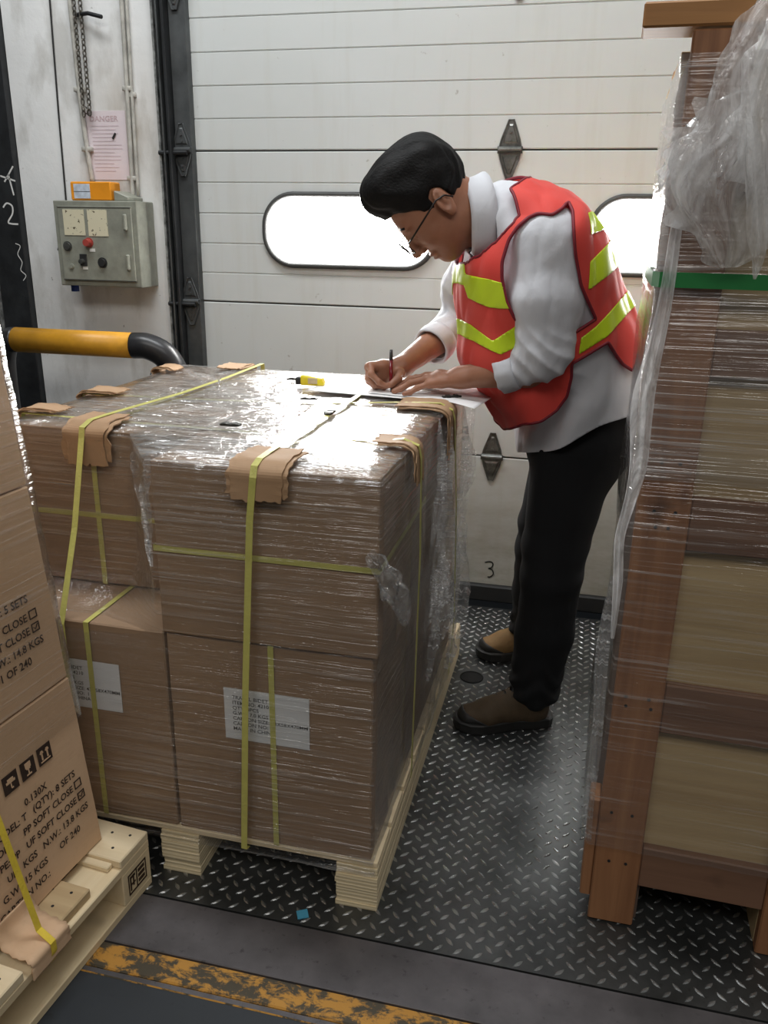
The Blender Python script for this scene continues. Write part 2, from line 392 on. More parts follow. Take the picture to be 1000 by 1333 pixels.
# chequer plate with raised lugs, a round hole at the man's feet
PX0, PX1, PY0, PY1 = DX0-0.02, DX1+0.02, 1.312, 2.985
bm = bmesh.new(); bx(bm, PX0, PX1, PY0, PY1, -0.012, 0.0); o = obj('floor_plate', bm, M_PLATE); o['kind'] = 'structure'
V = []; Fc = []; p = 0.041; HX, HY, HR = -0.262, 2.43, 0.036
prof = [(-1, 0, 0), (-0.5, 0.72, 0), (0, 1, 0), (0.5, 0.72, 0), (1, 0, 0), (0.5, -0.72, 0), (0, -1, 0), (-0.5, -0.72, 0)]
top = [(-0.72, 0, 1), (0, 0.38, 1), (0.72, 0, 1), (0, -0.38, 1)]
for i in range(int((PX1-PX0)/p)+1):
    for j in range(int((PY1-PY0)/p)+1):
        for t in (0, 1):
            x = PX0+0.012+i*p+t*p/2; y = PY0+0.014+j*p+t*p/2
            if x > PX1-0.012 or y > PY1-0.006 or math.hypot(x-HX, y-HY) < HR+0.012: continue
            a = math.radians(45 if t == 0 else -45); ca, sa = math.cos(a), math.sin(a); b0 = len(V)
            for (u, w, h) in prof+top:
                lx, ly = u*0.0136, w*0.0048; V.append((x+lx*ca-ly*sa, y+lx*sa+ly*ca, -0.0002+h*0.0022))
            q = [b0+k for k in range(12)]
            Fc += [(q[0], q[8], q[7]), (q[0], q[1], q[8]), (q[1], q[2], q[9], q[8]), (q[2], q[3], q[10], q[9]), (q[3], q[4], q[10]), (q[4], q[5], q[10]), (q[5], q[6], q[11], q[10]), (q[6], q[7], q[8], q[11]), (q[8], q[9], q[10], q[11])]
o = mesh_vf('plate_lugs', V, [f[::-1] for f in Fc], M_LUG, bpy.data.objects['floor_plate'], smooth=False)
bm = bmesh.new(); cyl(bm, (HX, HY, -0.012), (HX, HY, 0.0012), HR, seg=32); tube(bm, [(HX+HR*math.cos(t*math.pi/16), HY+HR*math.sin(t*math.pi/16), 0.001) for t in range(32)], 0.003, 6, closed=True)
obj('lifting_hole', bm, plain('hole_black', (0.006, 0.006, 0.006), 0.9), bpy.data.objects['floor_plate'])
# blue scrap on the lip
bm = bmesh.new(); M = Matrix.Translation((-0.477, 1.335, 0.004)) @ Matrix.Rotation(0.5, 4, 'Z') @ Matrix.Rotation(0.2, 4, 'X'); bx(bm, -0.012, 0.012, -0.009, 0.011, -0.001, 0.001, 0, M)
tag(obj('plastic_scrap', bm, plain('blue_plastic', srgb(70, 150, 180), 0.4)), 'small scrap of light blue plastic lying on the dark floor plate below the wrapped pallet', 'litter')

# ---- yellow guard rail pipe
g = empty('guard_rail', (-1.78, 2.72, 0)); tag(g, 'yellow painted pipe guard rail with black bent ends in front of the wall', 'guard rail')
def rel(o, g): 
    o.location = -Vector(g.location); return o
M_YP = plain('yellow_pipe_paint', srgb(206, 148, 40), 0.4, 0.0, 0.12, 14, 0.1, 40)
n = NT('black_pipe_paint'); v = n.coord(); n.base(Base_Color=n.ramp(n.noise(v, 22, 5, 0.7), [(0.62, (0.02, 0.02, 0.022)), (0.7, (0.06, 0.055, 0.05))]), Roughness=0.32, Normal=n.bump(n.noise(v, 18, 4), 0.3, 0.004)); M_BP = n.m
zr = 0.991; R_ = 0.045
bm = bmesh.new(); cyl(bm, (-2.03, 2.70, zr), (-1.555, 2.70, zr), R_, seg=28); rel(obj('rail_pipe', bm, M_YP, g, True), g)
bm = bmesh.new(); tube(bm, smooth_pts([(-1.556, 2.70, zr), (-1.50, 2.705, zr-0.002), (-1.445, 2.72, zr-0.035), (-1.415, 2.735, zr-0.10), (-1.405, 2.745, zr-0.2), (-1.405, 2.745, 0.3), (-1.405, 2.745, 0.0)], 6), R_*1.02, 24); rel(obj('end_post', bm, M_BP, g, True), g)
bm = bmesh.new(); tube(bm, smooth_pts([(-2.028, 2.70, zr), (-2.07, 2.705, zr-0.008), (-2.10, 2.71, zr-0.05), (-2.115, 2.715, zr-0.12), (-2.12, 2.72, zr-0.3), (-2.12, 2.72, 0.3), (-2.12, 2.72, -0.004)], 6), R_*1.02, 24); rel(obj('end_post', bm, M_BP, g, True), g)
bm = bmesh.new(); tube(bm, smooth_pts([(-1.46, 2.70, 0.93), (-1.47, 2.65, 0.90), (-1.43, 2.66, 0.885), (-1.40, 2.66, 0.90), (-1.42, 2.67, 0.86)], 5), 0.0022, 6); rel(obj('tie_wire', bm, M_DARK, g), g)

# ---- control box, conduits, chain, notice on the wall strip
YW = YD-0.03
cb = empty('control_box', (-1.83, YW, 1.16)); tag(cb, 'grey metal door control box with two cream stickers and buttons on the white wall', 'control box')
M_CB = plain('grey_green_enamel', srgb(150, 152, 140), 0.45, 0.1, 0.15, 20, 0.1, 60); M_CBD = plain('dark_joint', (0.05, 0.05, 0.045), 0.7)
fy = YW-0.125
def cbx(nm, x0, x1, y0, y1, z0, z1, mat, bev=0.002, par=None): 
    b = bmesh.new(); bx(b, x0, x1, y0, y1, z0, z1, bev); o = obj(nm, b, mat, par or cb)
    if par is None: rel(o, cb)
    return o
ZT, ZB = 1.478, 1.175; XL, XR = -1.955, -1.615
cbx('housing', XL, XR, fy, YW, ZB, ZT, M_CB, 0.003)
dr = cbx('front_door', XL+0.02, XR-0.02, fy-0.008, fy+0.002, ZB+0.022, ZT-0.02, M_CB, 0.002)
for zz in (1.405, 1.265): cbx('latch_tab', XR-0.05, XR-0.036, fy-0.022, fy-0.008, zz-0.028, zz+0.028, M_CB, 0.004, dr)
cbx('joint_strip', XL+0.02, XR-0.02, fy-0.0095, fy-0.006, ZB+0.0215, ZB+0.0245, M_CBD, 0); cbx('joint_strip', XL+0.02, XR-0.02, fy-0.0095, fy-0.006, ZT-0.024, ZT-0.0215, M_CBD, 0)
def stick_mat():
    n = NT('cream_sticker'); v = n.coord((1, 1, 1)); sp = n.noise(v, 85, 2, 0.5)
    n.base(Base_Color=n.mix(n.ramp(sp, [(0.63, 0.0), (0.68, 1.0)]), srgb(218, 212, 184), srgb(90, 80, 60)), Roughness=0.55); return n.m
M_STK = stick_mat()
cbx('instruction_sticker', -1.912, -1.826, fy-0.0100, fy-0.0078, 1.357, 1.447, M_STK, 0, dr); cbx('instruction_sticker', -1.812, -1.733, fy-0.0100, fy-0.0078, 1.355, 1.447, M_STK, 0, dr)
cbx('button_label', -1.815, -1.793, fy-0.0095, fy-0.0078, 1.300, 1.311, plain('white_tag', (0.8, 0.8, 0.76), 0.5), 0, dr); cbx('button_label', -1.850, -1.830, fy-0.0095, fy-0.0078, 1.236, 1.246, _mc['white_tag'], 0, dr)
cbx('switch_plate', -1.858, -1.830, fy-0.013, fy-0.0078, 1.249, 1.291, plain('black_bakelite', (0.03, 0.03, 0.03), 0.35), 0.001, dr)
def knob(nm, x, z, r, dp, mat):
    b = bmesh.new(); cyl(b, (x, fy-0.008, z), (x, fy-0.012, z), r*1.25, seg=20); cyl(b, (x, fy-0.012, z), (x, fy-0.012-dp, z), r, r*0.9, seg=20); return obj(nm, b, mat, dr)
knob('push_button', -1.815, 1.332, 0.014, 0.02, plain('red_button', srgb(170, 70, 62), 0.4)); knob('push_button', -1.766, 1.262, 0.015, 0.006, _mc['black_bakelite'])
knob('key_lock', -1.905, 1.318, 0.014, 0.004, M_HINGE); knob('rotary_switch', -1.846, 1.265, 0.009, 0.018, M_HINGE); knob('blank_plug', -1.897, 1.246, 0.008, 0.002, M_CB)
b = bmesh.new(); cyl(b, (-1.93, fy+0.05, 1.176), (-1.93, fy+0.05, 1.150), 0.015, seg=16); rel(obj('cable_gland', b, plain('blue_gland', srgb(30, 60, 140), 0.4), cb, True), cb)
# orange tag box on top
ob = empty('beacon_box', (-1.85, YW-0.07, ZT+0.001)); tag(ob, 'orange plastic box with a pale label on top of the grey control box', 'junction box')
b = bmesh.new(); bx(b, -1.893, -1.728, YW-0.10, YW-0.03, ZT+0.001, ZT+0.066, 0.004); rel(obj('shell', b, plain('orange_plastic', srgb(236, 152, 34), 0.4), ob), ob)
b = bmesh.new(); bx(b, -1.878, -1.812, YW-0.1015, YW-0.0995, ZT+0.008, ZT+0.058); bx(b, -1.878, -1.812, YW-0.1020, YW-0.0995, ZT+0.031, ZT+0.0325, mi=1); rel(obj('label_sticker', b, [plain('pale_blue_label', srgb(205, 215, 228), 0.4, var=0.2, vs=40), M_INK], ob), ob)
b = bmesh.new(); bx(b, -1.712, -1.655, YW-0.11, YW-0.001, ZT, ZT+0.035, 0.003)
bmesh.ops.translate(b, verts=[v for v in b.verts if v.co.z > ZT+0.02 and v.co.x > -1.68], vec=(0, 0, -0.02))
rel(obj('gland_plate', b, M_CB, cb), cb)
b = bmesh.new(); tube(b, smooth_pts([(-1.925, YW-0.03, ZT), (-1.922, YW-0.035, ZT+0.03), (-1.905, YW-0.04, ZT+0.032), (-1.898, YW-0.05, ZT+0.01)], 5), 0.006, 8); rel(obj('cable', b, M_RUB, cb, True), cb)
M_PVC = plain('painted_conduit', srgb(186, 184, 176), 0.5, 0, 0.2, 20)
def conduit(pts, r, label):
    b = bmesh.new(); tube(b, smooth_pts(pts, 5), r, 12)
    for k in range(1, len(pts)-1): bx(b, pts[k][0]-r*2.2, pts[k][0]+r*2.2, YW-r*2.2, YW, pts[k][2]-0.008, pts[k][2]+0.008, 0.001)
    return tag(obj('wall_conduit', b, M_PVC, None, True), label, 'conduit')
conduit([(-1.668, YW-0.012, 3.6), (-1.672, YW-0.012, 2.5), (-1.680, YW-0.012, 1.86), (-1.688, YW-0.012, 1.56), (-1.690, YW-0.012, 1.50)], 0.008, 'thin painted conduit running down the wall right of the faded pink notice')
conduit([(-1.655, YW-0.010, 3.6), (-1.655, YW-0.010, 2.4), (-1.664, YW-0.010, 1.84), (-1.668, YW-0.010, 1.50)], 0.006, 'thinner pipe hugging the right side of the painted conduit above the control box')
conduit([(-1.885, YW-0.012, 3.6), (-1.880, YW-0.012, 2.5), (-1.872, YW-0.012, 1.86), (-1.862, YW-0.012, 1.66), (-1.852, YW-0.012, 1.545)], 0.009, 'painted conduit running down the wall left of the notice, beside the chain')
b = bmesh.new(); tube(b, [(-1.965, YW-0.004, 3.6), (-1.962, YW-0.004, 2.16), (-1.972, YW-0.004, 1.8), (-1.978, YW-0.004, 1.478)], 0.0035, 6); tag(obj('wall_cable', b, M_RUB), 'thin black cable dropping straight down the white wall to the control box', 'cable')
b = bmesh.new(); tube(b, [(-1.862, YW-0.006, 2.10), (-1.80, YW-0.03, 2.098), (-1.742, YW-0.04, 2.083)], 0.007, 8); tag(obj('chain_hook', b, M_DARK), 'short dark metal bar sticking out of the wall where the chain hangs', 'bracket')
b = bmesh.new()
def chain(x, z0, z1, y):
    z = z0; k = 0
    while z > z1:
        L = 0.0115; W = 0.0065; pts = []
        for t in range(12):
            a = t*math.pi/6; u = W*math.cos(a); w = L*math.sin(a)
            pts.append((x+(u if k % 2 else u*0.35), y+(0 if k % 2 else u*0.9), z+w))
        tube(b, pts, 0.0022, 5, closed=True); z -= 0.0175; k += 1
chain(-1.852, 2.5, 1.80, YW-0.03); chain(-1.832, 2.5, 1.78, YW-0.022)
for q in range(3): 
    chain(-1.852+0.01*q, 1.795-0.006*q, 1.775, YW-0.03)
tag(obj('pull_chain', b, plain('rusty_chain', srgb(96, 92, 84), 0.5, 0.6, 0.3, 60)), 'rusty door pull chain hanging in a loop on the wall', 'chain')

def text_mesh(txt, size, sx=1.0, bold=0.0, sp=1.0):
    cu = bpy.data.curves.new('lettering', 'FONT'); cu.body = txt; cu.size = size; cu.offset = bold; cu.space_character = sp
    cu.resolution_u = 2
    o = bpy.data.objects.new('lettering', cu); COL.objects.link(o); dg = bpy.context.evaluated_depsgraph_get(); dg.update()
    me = bpy.data.meshes.new_from_object(o.evaluated_get(dg)); bpy.data.objects.remove(o)
    for v in me.vertices: v.co.x *= sx
    return me
def text_on(txt, size, origin, ex, ez, mat, parent, sx=1.0, bold=0.0, name='printed_text', sp=1.0):
    """lettering laid in the plane origin + a*ex + b*ez (world); parent's transform must be identity or given in its local space"""
    me = text_mesh(txt, size, sx, bold, sp); ex = Vector(ex).normalized(); ez = Vector(ez).normalized(); og = Vector(origin)
    for v in me.vertices: v.co = og+ex*v.co.x+ez*v.co.y
    me.name = name; return link_mesh(name, me, mat, parent)
M_FADE = plain('faded_pink_print', srgb(196, 172, 176), 0.8)
nt = empty('wall_notice', (-1.78, YW-0.002, 1.54)); tag(nt, 'faded pink notice headed DANGER on the wall above the control box', 'notice')
b = bmesh.new(); bx(b, -1.862, -1.702, YW-0.0018, YW, 1.555, 1.790); rel(obj('sheet', b, plain('faded_pink_paper', srgb(222, 210, 214), 0.8, var=0.04), nt), nt)
o = text_on('DANGER', 0.026, (-1.848, YW-0.0025, 1.755), (1, 0, 0), (0, 0, 1), M_FADE, nt, 1.1, 0.0005); rel(o, nt)
b = bmesh.new()
random.seed(3)
for k in range(13): bx(b, -1.842, -1.722-random.random()*0.04, YW-0.0024, YW-0.0017, 1.738-k*0.0128, 1.7415-k*0.0128)
rel(obj('print_lines', b, plain('very_faint_print', srgb(212, 196, 202), 0.8), nt), nt)
b = bmesh.new(); M = Matrix.Translation((-1.752, YW-0.004, 1.705)) @ Matrix.Rotation(0.6, 4, 'Y'); bx(b, -0.004, 0.004, -0.002, 0.001, -0.012, 0.012, 0.001, M); rel(obj('tear', b, M_INK, nt), nt)
# black paint dabs left of the control box
b = bmesh.new()
for (x, z, l, a) in ((-2.0, 1.415, 0.012, 0), (-1.995, 1.39, 0.010, 0.3), (-2.012, 1.35, 0.022, -0.5), (-2.002, 1.33, 0.03, -0.4), (-1.99, 1.405, 0.008, 0.2), (-2.035, 1.305, 0.016, 0.4), (-1.99, 1.31, 0.02, -0.4)):
    M = Matrix.Translation((x, YW-0.0008, z)) @ Matrix.Rotation(a, 4, 'Y'); bx(b, -0.0028, 0.0028, -0.0006, 0.0006, -l/2, l/2, 0, M)
o = obj('paint_dabs', b, M_INK, wall); 
# ================================================================== cartons, pallets, straps, stretch film
def card_mat(name, c1, c2, sat=0.2):
    n = NT(name); v = n.coord(); a = n.noise(v, 4, 5, 0.55); fl = n.noise(n.coord((1, 1, 14)), 14, 3, 0.5)
    c = n.mix(n.ramp(a, [(0.3, 0.0), (0.7, 1.0)]), c1, c2)
    c = n.mix(n.math('MULTIPLY', n.ramp(n.noise(v, 55, 4, 0.7), [(0.55, 0.0), (0.8, 1.0)]), 0.25), c, tuple(x*0.62 for x in c1))
    n.base(Base_Color=c, Roughness=0.72, Normal=n.bump(n.math('ADD', n.math('MULTIPLY', a, 2.2), n.math('MULTIPLY', fl, 0.25)), 0.22, 0.006)); return n.m
M_CARD = card_mat('brown_corrugated_board', srgb(140, 114, 89), srgb(153, 126, 100))
M_CARD2 = card_mat('light_corrugated_board', srgb(208, 173, 138), srgb(216, 182, 148))
M_CARDG = card_mat('torn_board_guard', srgb(158, 126, 94), srgb(172, 140, 108))
M_TAPE = plain('brown_packing_tape', srgb(176, 140, 104), 0.28)
def wood_mat(name, c1, c2, axis=1, knots=0.5, rough=0.65, seed=0.0):
    n = NT(name); sc = [26, 26, 26]; sc[axis] = 1.6
    v = n.coord(tuple(sc), loc=(seed, seed*1.7, seed*0.3)); g = n.noise(v, 1.0, 5, 0.6, 0.7)
    big = n.noise(n.coord((2.2, 2.2, 2.2)), 1.5, 3); c = n.mix(n.ramp(g, [(0.28, 0.0), (0.72, 1.0)]), c1, c2)
    kn = n.noise(n.coord((9, 9, 9), loc=(seed, 3, 1)), 1.0, 2, 0.4)
    c = n.mix(n.math('MULTIPLY', n.ramp(kn, [(0.66, 0.0), (0.74, 1.0)]), knots), c, tuple(x*0.35 for x in c1))
    c = n.mix(n.math('MULTIPLY', big, 0.25), c, tuple(x*0.7 for x in c1))
    n.base(Base_Color=c, Roughness=rough, Normal=n.bump(g, 0.25, 0.003)); return n.m
M_PINE = wood_mat('pale_pine', srgb(222, 200, 160), srgb(236, 218, 182), 1, 0.3)
M_PINEX = wood_mat('pale_pine_cross', srgb(224, 204, 166), srgb(238, 220, 186), 0, 0.3)
def ply_mat():
    n = NT('laminated_veneer'); v = n.coord(); w = n.n('ShaderNodeTexWave', _wave_type='BANDS', _bands_direction='Z'); n.set(w.inputs[0], v)
    w.inputs['Scale'].default_value = 34; w.inputs['Distortion'].default_value = 1.2; w.inputs['Detail'].default_value = 2
    c = n.mix(w.outputs[1] if False else w.outputs['Fac'], srgb(206, 188, 150), srgb(228, 212, 178)); n.base(Base_Color=c, Roughness=0.7, Normal=n.bump(w.outputs['Fac'], 0.35, 0.002)); return n.m
M_LVL = ply_mat()
M_STRAP = plain('yellow_green_strap', srgb(192, 188, 104), 0.38, 0, 0.08, 30, 0.3, 160)
M_STRAPY = plain('bright_yellow_strap', srgb(228, 200, 70), 0.38, 0, 0.08, 30, 0.3, 160)
M_LBL = plain('white_label_paper', srgb(214, 216, 218), 0.55, var=0.05)

# ---- film: transparent with fine bright pulled streaks and a glossy skin
def film_mat(name, streak=0.5, haze=0.05, gloss=0.10, rots=((0, 0.10, 0.0), (0, -0.5, 0.0)), crinkle=False, milky=0.0, fr=1.0, bump=0.6, pw=3.2):
    n = NT(name); t = n.t
    hs = None
    for i, r in enumerate(rots):
        sc = (1.3, 1.3, 95.0) if not crinkle else (5.0, 26.0, 5.0)
        v = n.coord(sc, r, loc=(3.1*i, 1.7*i, 0.9*i)); a = n.noise(v, 1.0 if i == 0 else 1.25, 3, 0.55, 0.25)
        hs = a if hs is None else n.math('MAXIMUM', hs, a) if not crinkle else n.math('MAXIMUM', hs, a)
    patch = n.noise(n.coord((2.5, 2.5, 3.5), loc=(5, 2, 8)), 1.0, 3, 0.6)
    st = n.math('MULTIPLY', n.ramp(hs, [(0.56, 0.0), (0.66, 1.0)]), n.ramp(patch, [(0.38, 0.12), (0.60, 1.0)]))
    fac_d = n.math('ADD', n.math('MULTIPLY', st, streak), haze, True)
    cr = n.noise(n.coord((1, 1, 1)), 38 if not crinkle else 22, 4, 0.6, 0.8); ln = n.math('MULTIPLY', hs, 1.6)
    big = n.noise(n.coord((1, 1, 1)), 7, 3, 0.5, 0.6)
    nb = n.bump(n.math('ADD', n.math('ADD', ln, n.math('MULTIPLY', cr, 0.5)), n.math('MULTIPLY', big, 1.2)), bump, 0.012)
    tr = n.n('ShaderNodeBsdfTransparent'); tr.inputs[0].default_value = (0.965, 0.965, 0.96, 1)
    df = n.n('ShaderNodeBsdfDiffuse'); df.inputs[0].default_value = (0.80, 0.80, 0.80, 1); n.set(df.inputs['Normal'], nb)
    tl = n.n('ShaderNodeBsdfTranslucent'); tl.inputs[0].default_value = (0.8, 0.8, 0.8, 1); n.set(tl.inputs['Normal'], nb)
    gl = n.n('ShaderNodeBsdfGlossy'); gl.inputs['Roughness'].default_value = gloss; n.set(gl.inputs['Normal'], nb); gl.inputs[0].default_value = (0.95, 0.95, 0.95, 1)
    dt = n.n('ShaderNodeMixShader'); dt.inputs[0].default_value = 0.45; n.set(dt.inputs[1], df); n.set(dt.inputs[2], tl)
    m1 = n.n('ShaderNodeMixShader'); n.set(m1.inputs[0], n.math('ADD', fac_d, milky, True)); n.set(m1.inputs[1], tr); n.set(m1.inputs[2], dt)
    f = n.n('ShaderNodeLayerWeight'); f.inputs['Blend'].default_value = 0.5
    m2 = n.n('ShaderNodeMixShader'); n.set(m2.inputs[0], n.math('ADD', n.math('MULTIPLY', n.math('POWER', f.outputs['Facing'], pw), 0.9), 0.07*fr, True)); n.set(m2.inputs[1], m1); n.set(m2.inputs[2], gl)
    n.set(n.out.inputs[0], m2); return n.m
M_FILM = film_mat('stretch_film_side', 0.34, 0.02, 0.13, ((0, 0.10, 0), (0, 0.42, 0), (0, -0.2, 0)), bump=0.7)
M_FILMT = film_mat('stretch_film_top', 0.75, 0.10, 0.20, ((0, 0, 0.6), (0, 0, -0.7), (0, 0, 1.4)), True, bump=1.0, fr=1.8, pw=2.2)  # streaks and haze put crinkle highlights of the top film into colour
M_FILMB = film_mat('bunched_film', 0.5, 0.10, 0.12, ((0, 0.9, 0.4), (0.5, -0.3, 0.2)), False, 0.12)

def carton(loc, dims, label, mat=None, rz=0.0, shear=0.0, seed=0, group=None, tape=True):
    """box with its base at loc (the +x,+y far right corner at the origin when shear is used)"""
    w, d, h = dims; rnd = random.Random(seed)
    bm = bmesh.new(); bx(bm, -w/2, w/2, -d/2, d/2, 0, h, 0)
    bmesh.ops.subdivide_edges(bm, edges=bm.edges[:], cuts=7, use_grid_fill=True)
    for v in bm.verts:
        x, y, z = v.co; fx = (1-(2*x/w)**2); fy = (1-(2*y/d)**2); fz = 1-(2*z/h-1)**2
        if abs(abs(x)-w/2) < 1e-5: v.co.x += math.copysign(0.002*fy*fz, x)
        if abs(abs(y)-d/2) < 1e-5: v.co.y += math.copysign(0.002*fx*fz, y)
        if z > h-1e-5: v.co.z += -0.001*fx*fy
        v.co += Vector((noise.noise(v.co*9+Vector((seed, 0, 0))), noise.noise(v.co*9+Vector((0, seed, 9))), 0))*0.0016
    es = [e for e in bm.edges if len(e.link_faces) == 2 and e.calc_face_angle(0) > 1.0]
    bmesh.ops.bevel(bm, geom=es, offset=0.0028, segments=1, affect='EDGES')
    for v in bm.verts: v.co.x -= shear*v.co.z
    # flaps: the slit along the top with tape over it
    t = empty('carton', loc, rz); tag(t, label, 'carton', group)
    o = obj('box_body', bm, mat or M_CARD, t, True); o.data.set_sharp_from_angle(angle=math.radians(28))
    if tape:
        b = bmesh.new(); bx(b, -w/2-0.0008, w/2+0.0008, -0.024, 0.024, h-0.0006, h+0.0008); bx(b, w/2+0.0020, w/2+0.0030, -0.024, 0.024, h-0.06, h+0.0008); bx(b, -w/2-0.003, -w/2-0.002, -0.024, 0.024, h-0.06, h+0.0008)
        for v in b.verts: v.co.x -= shear*v.co.z
        obj('packing_tape', b, M_TAPE, t)
    return t
def ring_strap(t, dims, axis, pos, mat=None, w=0.012):
    W, D, H = dims; e = 0.0035 if axis == 'z' else 0.0048; b = bmesh.new()
    if axis == 'z': pts = [(-W/2-e, -D/2-e, pos), (W/2+e, -D/2-e, pos), (W/2+e, D/2+e, pos), (-W/2-e, D/2+e, pos), (-W/2-e, -D/2-e, pos)]; n_ = None
    else: pts = [(pos, -D/2-e, 0.001), (pos, -D/2-e, H+0.002), (pos, D/2+e, H+0.002), (pos, D/2+e, 0.001)]
    for i in range(len(pts)-1): ribbon(b, [pts[i], pts[i+1]], w, (0, 0, 1) if axis == 'z' else (1, 0, 0))
    return obj('packing_strap', b, mat or M_STRAP, t)

def label_sheet(t, x, z, y, w, h, lines, clip=None):
    b = bmesh.new(); bx(b, x, x+w, y-0.0010, y, z, z+h)
    l = obj('paper_label', b, M_LBL, t); l['label'] = 'white printed paper label'
    for i, s in enumerate(lines):
        text_on(s, 0.0118, (x+0.018, y-0.0014, z+h-0.024-i*0.0123), (1, 0, 0), (0, 0, 1), M_INK, l, 1.05, 0.0001)
    return l
LINES = ['TRAVEL BIDET', 'ITEM NO: 4210', 'QTY: 4PCS', 'G.W: 17.0 KGS', 'CARTON SIZE: 43X58X470MM', 'CARTON NO:  1', 'MADE IN CHINA']

# ---- centre pallet
PL = empty('wooden_pallet', (-0.785, 1.985, 0)); tag(PL, 'pale plywood runner pallet under the film-wrapped cartons in the middle of the photo', 'pallet')
for x0, x1 in ((-1.25, -1.158), (-0.829, -0.738), (-0.419, -0.326)):
    b = bmesh.new()
    random.seed(int(abs(x0)*100)); z = 0.0
    for k in range(9):
        j = random.uniform(-0.0022, 0.0022); bx(b, x0+j, x1+random.uniform(-0.0008, 0.0008), 1.388+random.uniform(-0.003, 0.003), 2.58, z, z+0.0121, 0.0008); z += 0.0122
    rel(obj('runner', b, M_LVL, PL), PL)
for k in range(9):
    b = bmesh.new(); y0 = 1.392+k*0.1325; bx(b, -1.25, -0.327, y0, y0+0.118, 0.1101, 0.1235, 0.0015); rel(obj('deck_board', b, M_PINEX, PL), PL)
# ---- its cartons
def cart(x0, x1, y0, y1, z0, z1, label, seed, **k):
    dims = (x1-x0, y1-y0, z1-z0); return carton(((x0+x1)/2, (y0+y1)/2, z0), dims, label, seed=seed, **k), dims
c_lr, D_lr = cart(-0.782, -0.343, 1.394, 1.842, 0.1245, 0.606, 'lower front right carton with a white shipping label, on the centre pallet', 1)
l = label_sheet(c_lr, -0.659+0.5625, 0.380-0.1245, -D_lr[1]/2-0.0030, 0.185, 0.120, LINES); ring_strap(c_lr, D_lr, 'x', -0.553+0.5625)
c_ll, D_ll = cart(-1.235, -0.789, 1.394, 1.842, 0.1245, 0.606, 'lower front left carton with a white label half hidden behind the stack of light cartons', 2)
label_sheet(c_ll, -1.082+1.012, 0.400-0.1245, -D_ll[1]/2-0.0030, 0.185, 0.116, LINES); ring_strap(c_ll, D_ll, 'x', -0.964+1.012)
c_ur, D_ur = cart(-0.786, -0.333, 1.387, 1.838, 0.6105, 0.975, 'upper front right carton on the centre pallet, nearest the camera and wrapped in clear film', 3)
ring_strap(c_ur, D_ur, 'z', 0.797-0.6105)
c_ul, D_ul = cart(-1.237, -0.792, 1.577, 2.020, 0.6105, 0.975, 'upper left carton on the centre pallet, set back behind a ledge', 4)
ring_strap(c_ul, D_ul, 'z', 0.778-0.6105); ring_strap(c_ul, D_ul, 'x', -1.027+1.0145)
cart(-0.780, -0.345, 1.850, 2.440, 0.1245, 0.606, 'lower rear right carton on the centre pallet, beside the aisle', 5)
cart(-1.232, -0.790, 1.850, 2.440, 0.1245, 0.606, 'lower rear left carton on the centre pallet, hidden behind the front row', 6)
cart(-0.783, -0.330, 1.846, 2.440, 0.6105, 0.974, 'upper rear right carton on the centre pallet, under the paper being written on', 7)
cart(-1.235, -0.792, 2.030, 2.445, 0.6105, 0.974, 'upper rear left carton on the centre pallet, nearest the yellow rail', 8)

# ---- film round the centre stack
def ring_pts(poly, N):
    P = [Vector((a, b, 0)) for a, b in poly]; L = [(P[(i+1) % len(P)]-P[i]).length for i in range(len(P))]
    seg = []; per = [max(2, int(round(N*l/sum(L)))) for l in L]
    return per
def film_shell(name, rings, counts, capz, mats, parent=None, seed=1.0, amp=0.004, centre=None, inset=(0.12, 0.3, 0.5, 0.7, 0.88)):
    """rings = list of (z or list of z, polygon corner list) all with the same number of corners; counts = points per side"""
    V = []; F = []; rows = []
    for (z, poly) in rings:
        row = []; m = len(poly)
        for i in range(m):
            a = Vector((poly[i][0], poly[i][1])); b = Vector((poly[(i+1) % m][0], poly[(i+1) % m][1]))
            for k in range(counts[i]):
                q = a.lerp(b, k/counts[i]); zz = z(q.x, q.y) if callable(z) else z
                p = Vector((q.x, q.y, zz)); row.append(p)
        rows.append(row)
    n = len(rows[0]); out = []
    for r in rows:
        c = Vector((sum(p.x for p in r)/n, sum(p.y for p in r)/n, 0))
        o = []
        for i, p in enumerate(r):
            t = (r[(i+1) % n]-r[i-1]).normalized(); nn = Vector((t.y, -t.x, 0))
            d = noise.noise(Vector((p.x*7, p.y*7, p.z*30+seed)))*amp + abs(noise.noise(Vector((p.x*14+seed, p.y*14, p.z*9))))*amp*0.9 + 0.5*amp*noise.noise(Vector((p.x*40, p.y*40, p.z*90)))
            if seed == 2.0 and p.x > -0.34: d += 0.010*abs(noise.noise(Vector((p.y*16, 3.0, p.z*2.5))))*min(1, max(0, (p.y-1.45)*2))
            o.append(p + nn*max(d, -amp*0.35))
        out.append(o)
    for r in out: V += [tuple(p) for p in r]
    R = len(out)
    for j in range(R-1):
        for i in range(n): F.append((j*n+i, j*n+(i+1) % n, (j+1)*n+(i+1) % n, (j+1)*n+i))
    nside = len(F)
    if capz is not None:
        last = out[-1]; cx, cy = centre; base = (R-1)*n
        for s in inset:
            st = len(V)
            for i, p in enumerate(last):
                x = p.x+(cx-p.x)*s; y = p.y+(cy-p.y)*s
                z = capz + noise.noise(Vector((x*9, y*9, seed)))*0.0035 + abs(noise.noise(Vector((x*22, y*22, seed+4))))*0.0035
                V.append((x, y, z))
            for i in range(n): F.append((base+i, base+(i+1) % n, st+(i+1) % n, st+i))
            base = st
        V.append((cx, cy, capz)); F += [(base+i, base+(i+1) % n, len(V)-1) for i in range(n)]
    o = mesh_vf(name, V, F, mats, parent, True)
    for i, p in enumerate(o.data.polygons):
        if i >= nside: p.material_index = 1
    return o
